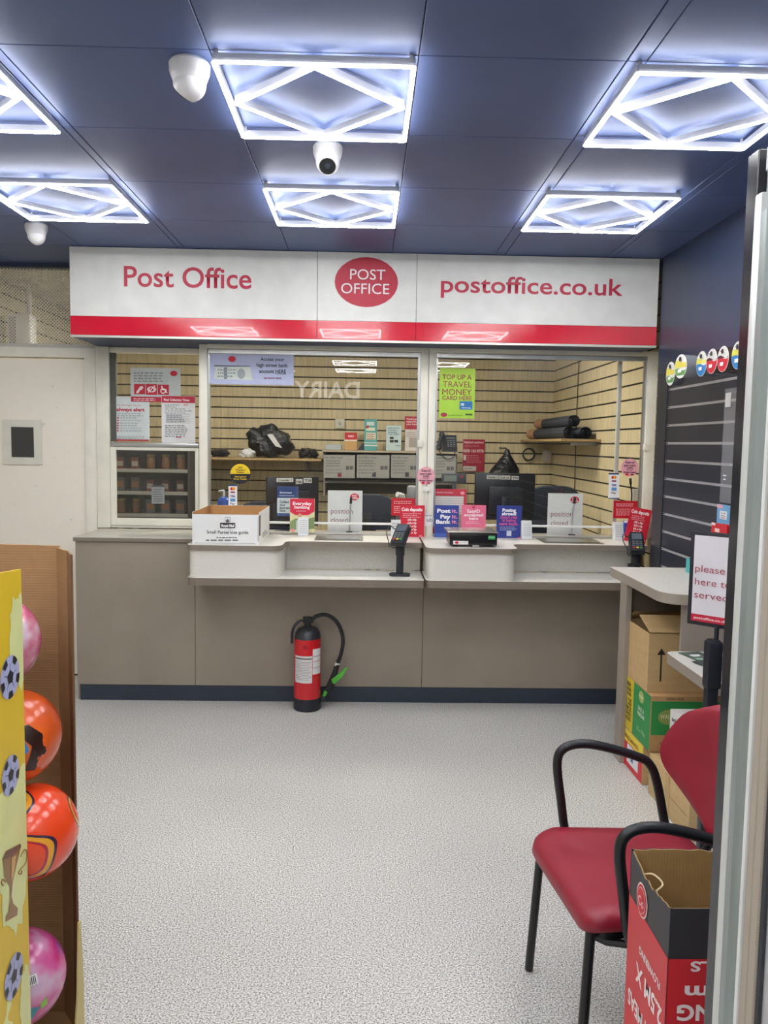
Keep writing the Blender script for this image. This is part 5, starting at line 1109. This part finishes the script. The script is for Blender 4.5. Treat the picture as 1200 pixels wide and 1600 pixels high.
# desk phone on the unit
YPn = 7.42; a, b = PY(683, 699, YPn), PY(715, 671, YPn)
t = thing('desk_phone', 'black corded desk phone beside the middle window post', 'phone', ((a.x+b.x)/2, YPn, ZS)); BKP = M('#23272f', .4); wp = b.x-a.x; hp = b.z-a.z
obj('phone_body', MB().prism([(YPn-.03, ZS), (YPn+.12, ZS), (YPn+.12, ZS+hp*.9), (YPn+.09, ZS+hp*.92), (YPn-.03, ZS+.02)], a.x+wp*.28, b.x, 'x', bev=.004), BKP, t)
ko = obj('display', MB().box(a.x+wp*.48, b.x-wp*.1, YPn+.052, YPn+.058, ZS+hp*.68, ZS+hp*.8, rot=Matrix.Rotation(-.6, 3, 'X')), M('#5a646a', .2), t)
for i in range(3):
    for j in range(4): f_ = .18+.12*j; obj('key', MB().box(a.x+wp*(.52+.14*i), a.x+wp*(.60+.14*i), YPn-.028+f_*.12/.9-.004, YPn-.022+f_*.12/.9, ZS+.02+hp*f_*.85, ZS+.028+hp*f_*.85), M('#6a7078', .5), t)
obj('handset', MB().tube([(a.x+wp*.08, YPn-.035, ZS+.03), (a.x+wp*.12, YPn-.02, ZS+hp*.5), (a.x+wp*.24, YPn+.02, ZS+hp*.98)], .02, 10, smooth=5).sphere((a.x+wp*.07, YPn-.035, ZS+.035), .029, n=16).sphere((a.x+wp*.23, YPn+.02, ZS+hp*.93), .029, n=16), BKP, t)
obj('cord', MB().tube([tuple(PY(*c_, YPn-.10)) for c_ in ((685, 699), (689, 709), (698, 717), (708, 714), (711, 704), (711, 699))], .004, 6, smooth=6), M('#1a1c20', .5), t)
# helpdesk poster
card('helpdesk_poster', 'dark red helpdesk poster on the booth back wall', 'poster', (723, 686.5, 757, 736.5), YW-.022, '#a32036',
     [('t', 'Helpdesk explained', 724.5, 756, 692.5, 3.2, '#e6c0c6', .03), ('t', '0330 123 0778', 724, 755.5, 706.5, 4.2, '#ecd4d6', .03), ('l', 726, 697, 753, 1, 3, '#c07080'), ('l', 729, 712, 753, 4, 3.4, '#c07080'), ('r', 724, 711, 728, 719, '#d8c8c8'), ('r', 723.5, 728.5, 744, 735.5, '#d3cfca'), ('l', 725, 732, 740, 1, 3, '#66666a')])
# bin bag hanging
q = PY(793, 702, 7.6)
pts_b = [(-.02, 0), (.02, 0), (.07, -.10), (.115, -.17), (.115, -.36), (.0, -.40), (-.20, -.34), (-.10, -.17)]
mb = MB(); rr = []
for zf, w0, w1 in ((0, -.018, .018), (-.05, -.035, .035), (-.12, -.09, .075), (-.19, -.16, .105), (-.27, -.21, .105), (-.36, -.22, .10), (-.40, -.12, .06)):
    ring = []
    for i in range(20):
        a = 2*PI*i/20; cx = (w0+w1)/2; hw = (w1-w0)/2; kf = 1+.1*math.sin(3*a+zf*20)
        ring.append(mb.bm.verts.new((q.x+cx+hw*kf*math.cos(a), 7.6+min(.12, hw*.8)*kf*math.sin(a), q.z+zf)))
    rr.append(ring)
for A, B in zip(rr, rr[1:]):
    for i in range(20): mb.bm.faces.new((A[i], A[(i+1) % 20], B[(i+1) % 20], B[i]))
mb.bm.faces.new(rr[0]); mb.bm.faces.new(rr[-1][::-1])
o = tag(obj('bin_bag', mb, BG, None, (q.x, 7.6, q.z), angle=70), 'black plastic bag hanging from the booth slat wall above the right monitor', 'bag')
obj('hook', MB().tube([(q.x-.03, YW-.02, q.z+.01), (q.x-.02, 7.6, q.z+.01), (q.x+.0, 7.58, q.z-.01)], .008, 8), M('#3a3c40', .4), o)
# cable coil
q = PY(826, 710, YW-.03); mb = MB()
for k_ in range(3): mb.tube([(q.x+(.052+.004*k_)*math.cos(a), YW-.03-.006*k_, q.z+(.052+.004*k_)*math.sin(a)) for a in [i*2*PI/20 for i in range(20)]], .0045, 6, closed=True)
tag(obj('cable_coil', mb, M('#24262a', .5), None, (q.x, YW-.03, q.z)), 'coiled dark cable hanging on the booth back wall', 'cable')
# corner shelf with rolled mats on the right booth wall
z5 = PX(870, 687, 1.7).z
t = thing('corner_shelf', 'short wooden shelf in the right corner of the booth', 'shelf', (1.66, 7.0, z5))
ya, yb2 = PX(897, 687, 1.60).y, 7.86
obj('board', MB().box(1.50, XBR-.019, ya, yb2, z5-.02, z5, .002, 1), KW, t); obj('bracket', MB().box(1.60, XBR-.019, ya+.1, ya+.106, z5-.05, z5-.021), M('#8a8c8e', .35, .7), t)
for i, (xx, zz, lb) in enumerate(((1.60, z5+.05, 'dark carpet roll with a tan end, lowest front on the corner shelf'), (1.73, z5+.05, 'dark carpet roll against the right wall on the corner shelf'), (1.66, z5+.145, 'dark carpet roll with a tan end lying on top of the other two'))):
    y0_, y1_ = (6.35, 7.55) if i != 2 else (6.45, 7.5)
    mb = MB(); P_ = [(xx+(.012+.035*u)*math.cos(u*4.5*PI), zz+(.012+.035*u)*math.sin(u*4.5*PI)*.9) for u in [j/40 for j in range(41)]]
    for (p0, p1) in zip(P_, P_[1:]): mb.face([(p0[0], y0_, p0[1]), (p1[0], y0_, p1[1]), (p1[0], y1_, p1[1]), (p0[0], y1_, p0[1])])
    o_ = thing('rolled_mat', lb, 'mat', (xx, (y0_+y1_)/2, zz-.047), 'rolled mats on the corner shelf')
    obj('spiral_layers', mb, M('#2c313a', .8), o_)
    obj('outer_layer', MB().tube([(xx, y0_+.02, zz), (xx, y1_, zz)], .047, 20, caps=False), M('#30353f', .85), o_)
    obj('tan_end', MB().lathe([(.047, 0), (.046, .12), (.03, .16), (.001, .165)], (xx, y1_, zz), 20, (-.35, 1, 0)), M('#a5805a', .8), o_)
# junction box with tag
q = PX(855, 711, XBR-.02) if 0 else PY(855, 711, 7.78)
t = thing('cable_tag', 'small white tag hanging in the right corner of the booth', 'tag', (q.x, 7.8, q.z)); obj('tag_body', MB().box(q.x-.045, q.x+.04, 7.79, 7.80, q.z-.06, q.z+.05, .003, rot=Matrix.Rotation(.2, 3, 'Y')), M('#bdbcb6', .5), t); obj('string', MB().tube([(q.x-.02, 7.795, q.z+.04), (q.x-.03, 7.795, q.z+.13)], .002, 5), M('#777'), t)
tag(obj('wall_cable', MB().tube([tuple(PX(x_, y_, XBR-.03)) for x_, y_ in ((905, 548), (903, 600), (900, 680), (897, 790))], .004, 6), M('#33322f', .5), None, tuple(PX(900, 680, XBR-.03))), 'thin dark cable running down the right slat wall of the booth', 'cable')
# aluminium upright behind right glass
q = PY(966, 650, YG+.10); zz0 = PY(955, 842, YG+.1).z
tag(obj('screen_upright', MB().box(q.x-.012, q.x+.012, YG+.09, YG+.115, .998, 2.16, .003), M('#c9c9c2', .35, .3), None, (q.x, YG+.1, 1.0)), 'pale aluminium upright behind the right counter glass', 'post')
# weighing display on a pole
YD = 5.9; a, b = PY(690, 755, YD), PY(728.5, 740, YD)
t = thing('weight_display', 'grey digital weight display on a pole behind the right counter glass', 'display', ((a.x+b.x)/2, YD, .931))
hd = obj('display_head', MB().box(a.x, b.x, YD-.02, YD+.02, a.z, b.z, .006), M('#3f444b', .4), t)
obj('display_window', MB().box(a.x+.015, a.x+(b.x-a.x)*.6, YD-.0215, YD-.0205, a.z+.015, b.z-.015), M('#7d8c86', .2), hd); obj('red_oval', MB().disc((b.x-.035, YD-.0215, b.z-.022), .012, .009), M('#b03a4a'), hd)
obj('pole', MB().cyl(((a.x+b.x)/2, YD, .944), ((a.x+b.x)/2, YD, a.z+.005), .014), M('#55595f', .4), t); obj('base', MB().box((a.x+b.x)/2-.06, (a.x+b.x)/2+.06, YD-.05, YD+.05, .931, .944, .003), M('#3a3d42', .4), t)
# sanitiser bottle, printer, papers on the clerk desk
q = PY(350, 792, 5.4)
t = thing('sanitiser_bottle', 'blue pump bottle behind the glass above the parcel box', 'bottle', (q.x, 5.4, .931)); hq = PY(350, 778, 5.4).z
obj('bottle_body', MB().lathe([(.04, .931), (.043, .95), (.043, hq-.02), (.03, hq), (.015, hq+.01)], (q.x, 5.4, 0), 24), M('#2c4fa0', .2), t); obj('pump', MB().cyl((q.x, 5.4, hq+.005), (q.x, 5.4, hq+.05), .008).tube([(q.x, 5.4, hq+.05), (q.x-.035, 5.39, hq+.045)], .005, 6), M('#d0d4d8', .4), t)
q = PY(640, 790, 6.1)
t = thing('receipt_printer', 'grey and white receipt printer behind the left coin leaflet', 'printer', (q.x, 6.1, .9)); 
obj('printer_body', MB().box(q.x-.10, q.x+.14, 6.0, 6.2, .90, 1.14, .02), M('#4e5157', .5), t); obj('paper', MB().tube([(q.x-.05, 6.05, 1.14), (q.x-.06, 6.03, 1.19), (q.x-.1, 6.0, 1.2)], .02, 8), M('#c6c8c8', .6), t); obj('cover', MB().box(q.x-.02, q.x+.13, 6.02, 6.18, 1.14, 1.26, .02), M('#7e8287', .5), t)
t = thing('side_table', 'low side table in the booth carrying the receipt printer', 'table', (q.x, 6.1, 0)); obj('table_top', MB().box(q.x-.25, q.x+.25, 5.97, 6.32, .875, .899, .003), M('#6d675f', .5), t)
for sx in (-.23, .23):
    for yy_ in (5.99, 6.3): obj('leg', MB().box(q.x+sx-.012, q.x+sx+.012, yy_-.012, yy_+.012, 0, .874), M('#44413c', .5), t)
q = PY(992, 778, 5.3)
tag(obj('receipt_paper', MB().box(q.x-.02, q.x+.05, 5.28, 5.30, .999, q.z+.06, .002, 1), M('#c9c9c6', .6), None, (q.x, 5.29, 1.0)), 'pale paper standing behind the right red notice', 'paper')
card('blue_pack', 'small blue and white pack beside the right white speaker', 'pack', (975, 813, 986, 838), 5.0, '#2c4ba0', [('r', 975, 813, 986, 817, '#dcdfe6'), ('p', [(976, 835), (985, 822), (986, 828), (979, 837)], '#d7dbe8')], th=.02)
# dark shelves of jars added behind the sash in place of reflected shelves
t0_ = thing('reflection_shelving', 'dark shelving unit with price strips, added behind the lower sash for reflected shelves', 'shelving', (-1.55, 6.9, 0))
xs0, xs1, ys0, ys1 = -2.56, -1.41, 6.55, 6.9
obj('side_board', MB().box(xs0, xs0+.02, ys0, ys1, 0, 1.56), M('#3a352f', .6), t0_); obj('side_board', MB().box(xs1-.02, xs1, ys0, ys1, 0, 1.56), M('#3a352f', .6), t0_); obj('rear_board', MB().box(xs0+.02, xs1-.02, ys1-.015, ys1, 0, 1.55), M('#33302c', .7), t0_)
lv = [.62, .80, .98, 1.16, 1.34, 1.545]
for z_ in lv:
    s_ = obj('shelf_board', MB().box(xs0+.021, xs1-.021, ys0, ys1-.016, z_-.018, z_), M('#5a4c3a', .6), t0_)
    obj('price_strip', MB().box(xs0+.021, xs1-.021, ys0-.006, ys0-.001, z_-.026, z_+.002), M('#8f8f8c', .4), s_)
jar = thing('jar', '', 'jar', (0, 0, 0)); obj('jar_body', MB().lathe([(.032, 0), (.036, .01), (.036, .085), (.028, .098)], (0, 0, 0), 16), M('#6b4a2a', .25), jar, local=True); obj('lid', MB().lathe([(.03, .098), (.03, .115), (.028, .117)], (0, 0, 0), 16), M('#8a7a30', .4), jar, local=True)
jar2 = thing('carton_pack', '', 'pack', (0, 0, 0)); obj('pack_body', MB().box(-.035, .035, -.03, .03, 0, .11, .001, 1), M('#4c4f55', .5), jar2, local=True); obj('front_print', MB().box(-.028, .028, -.0312, -.0302, .03, .08), M('#8a5a30', .5), jar2, local=True)
jar3 = thing('carton_pack', '', 'pack', (0, 0, 0)); obj('pack_body', MB().box(-.03, .03, -.03, .03, 0, .09, .001, 1), M('#5c2b26', .5), jar3, local=True); obj('front_print', MB().box(-.024, .024, -.0312, -.0302, .02, .06), M('#9a9488', .5), jar3, local=True)
names = {0: ('brown jars with olive lids on the dark shelving', 'brown jar with an olive lid'), 1: ('grey packs with orange print on the dark shelving', 'grey pack with orange print'), 2: ('dark red packs on the dark shelving', 'dark red pack with a pale print')}
rows_ = ['lowest stocked', 'second', 'third', 'fourth', 'fifth']
firsts = {}
for li, z_ in enumerate(lv[:5]):
    for k_ in range(9):
        kind_ = (li+ (k_//3)) % 3; src = (jar, jar2, jar3)[kind_]; x_ = xs0+.09+k_*.121; g_, nm_ = names[kind_]
        lb_ = nm_+' on the '+rows_[li]+' shelf of the added shelving'; gg = g_+', '+rows_[li]+' shelf'
        if kind_ not in firsts: firsts[kind_] = 1; src.location = (x_, ys0+.08, z_+.001); src['label'] = lb_; src['group'] = gg
        else: dup(src, (x_, ys0+.08, z_+.001), lb_, gg)
# shop end wall behind the photographer: seen only as a reflection in the glass
t = thing('aisle_sign', 'white letters on a dark board, seen mirrored in the counter glass', 'sign', (-.6, -2.98, 2.1))
obj('board', MB().box(-1.6, 1.4, -2.999, -2.98, 2.15, 2.66), M('#55585c', .5), t)
text(t, 'DAIRY', (-.64, -2.975, 2.30), .27, M('#ffffff', .5, emit=3.2, kind='plain'), 1.05, .02, rz=PI)  # plain white letters given a glow so their mirror image shows in the glass
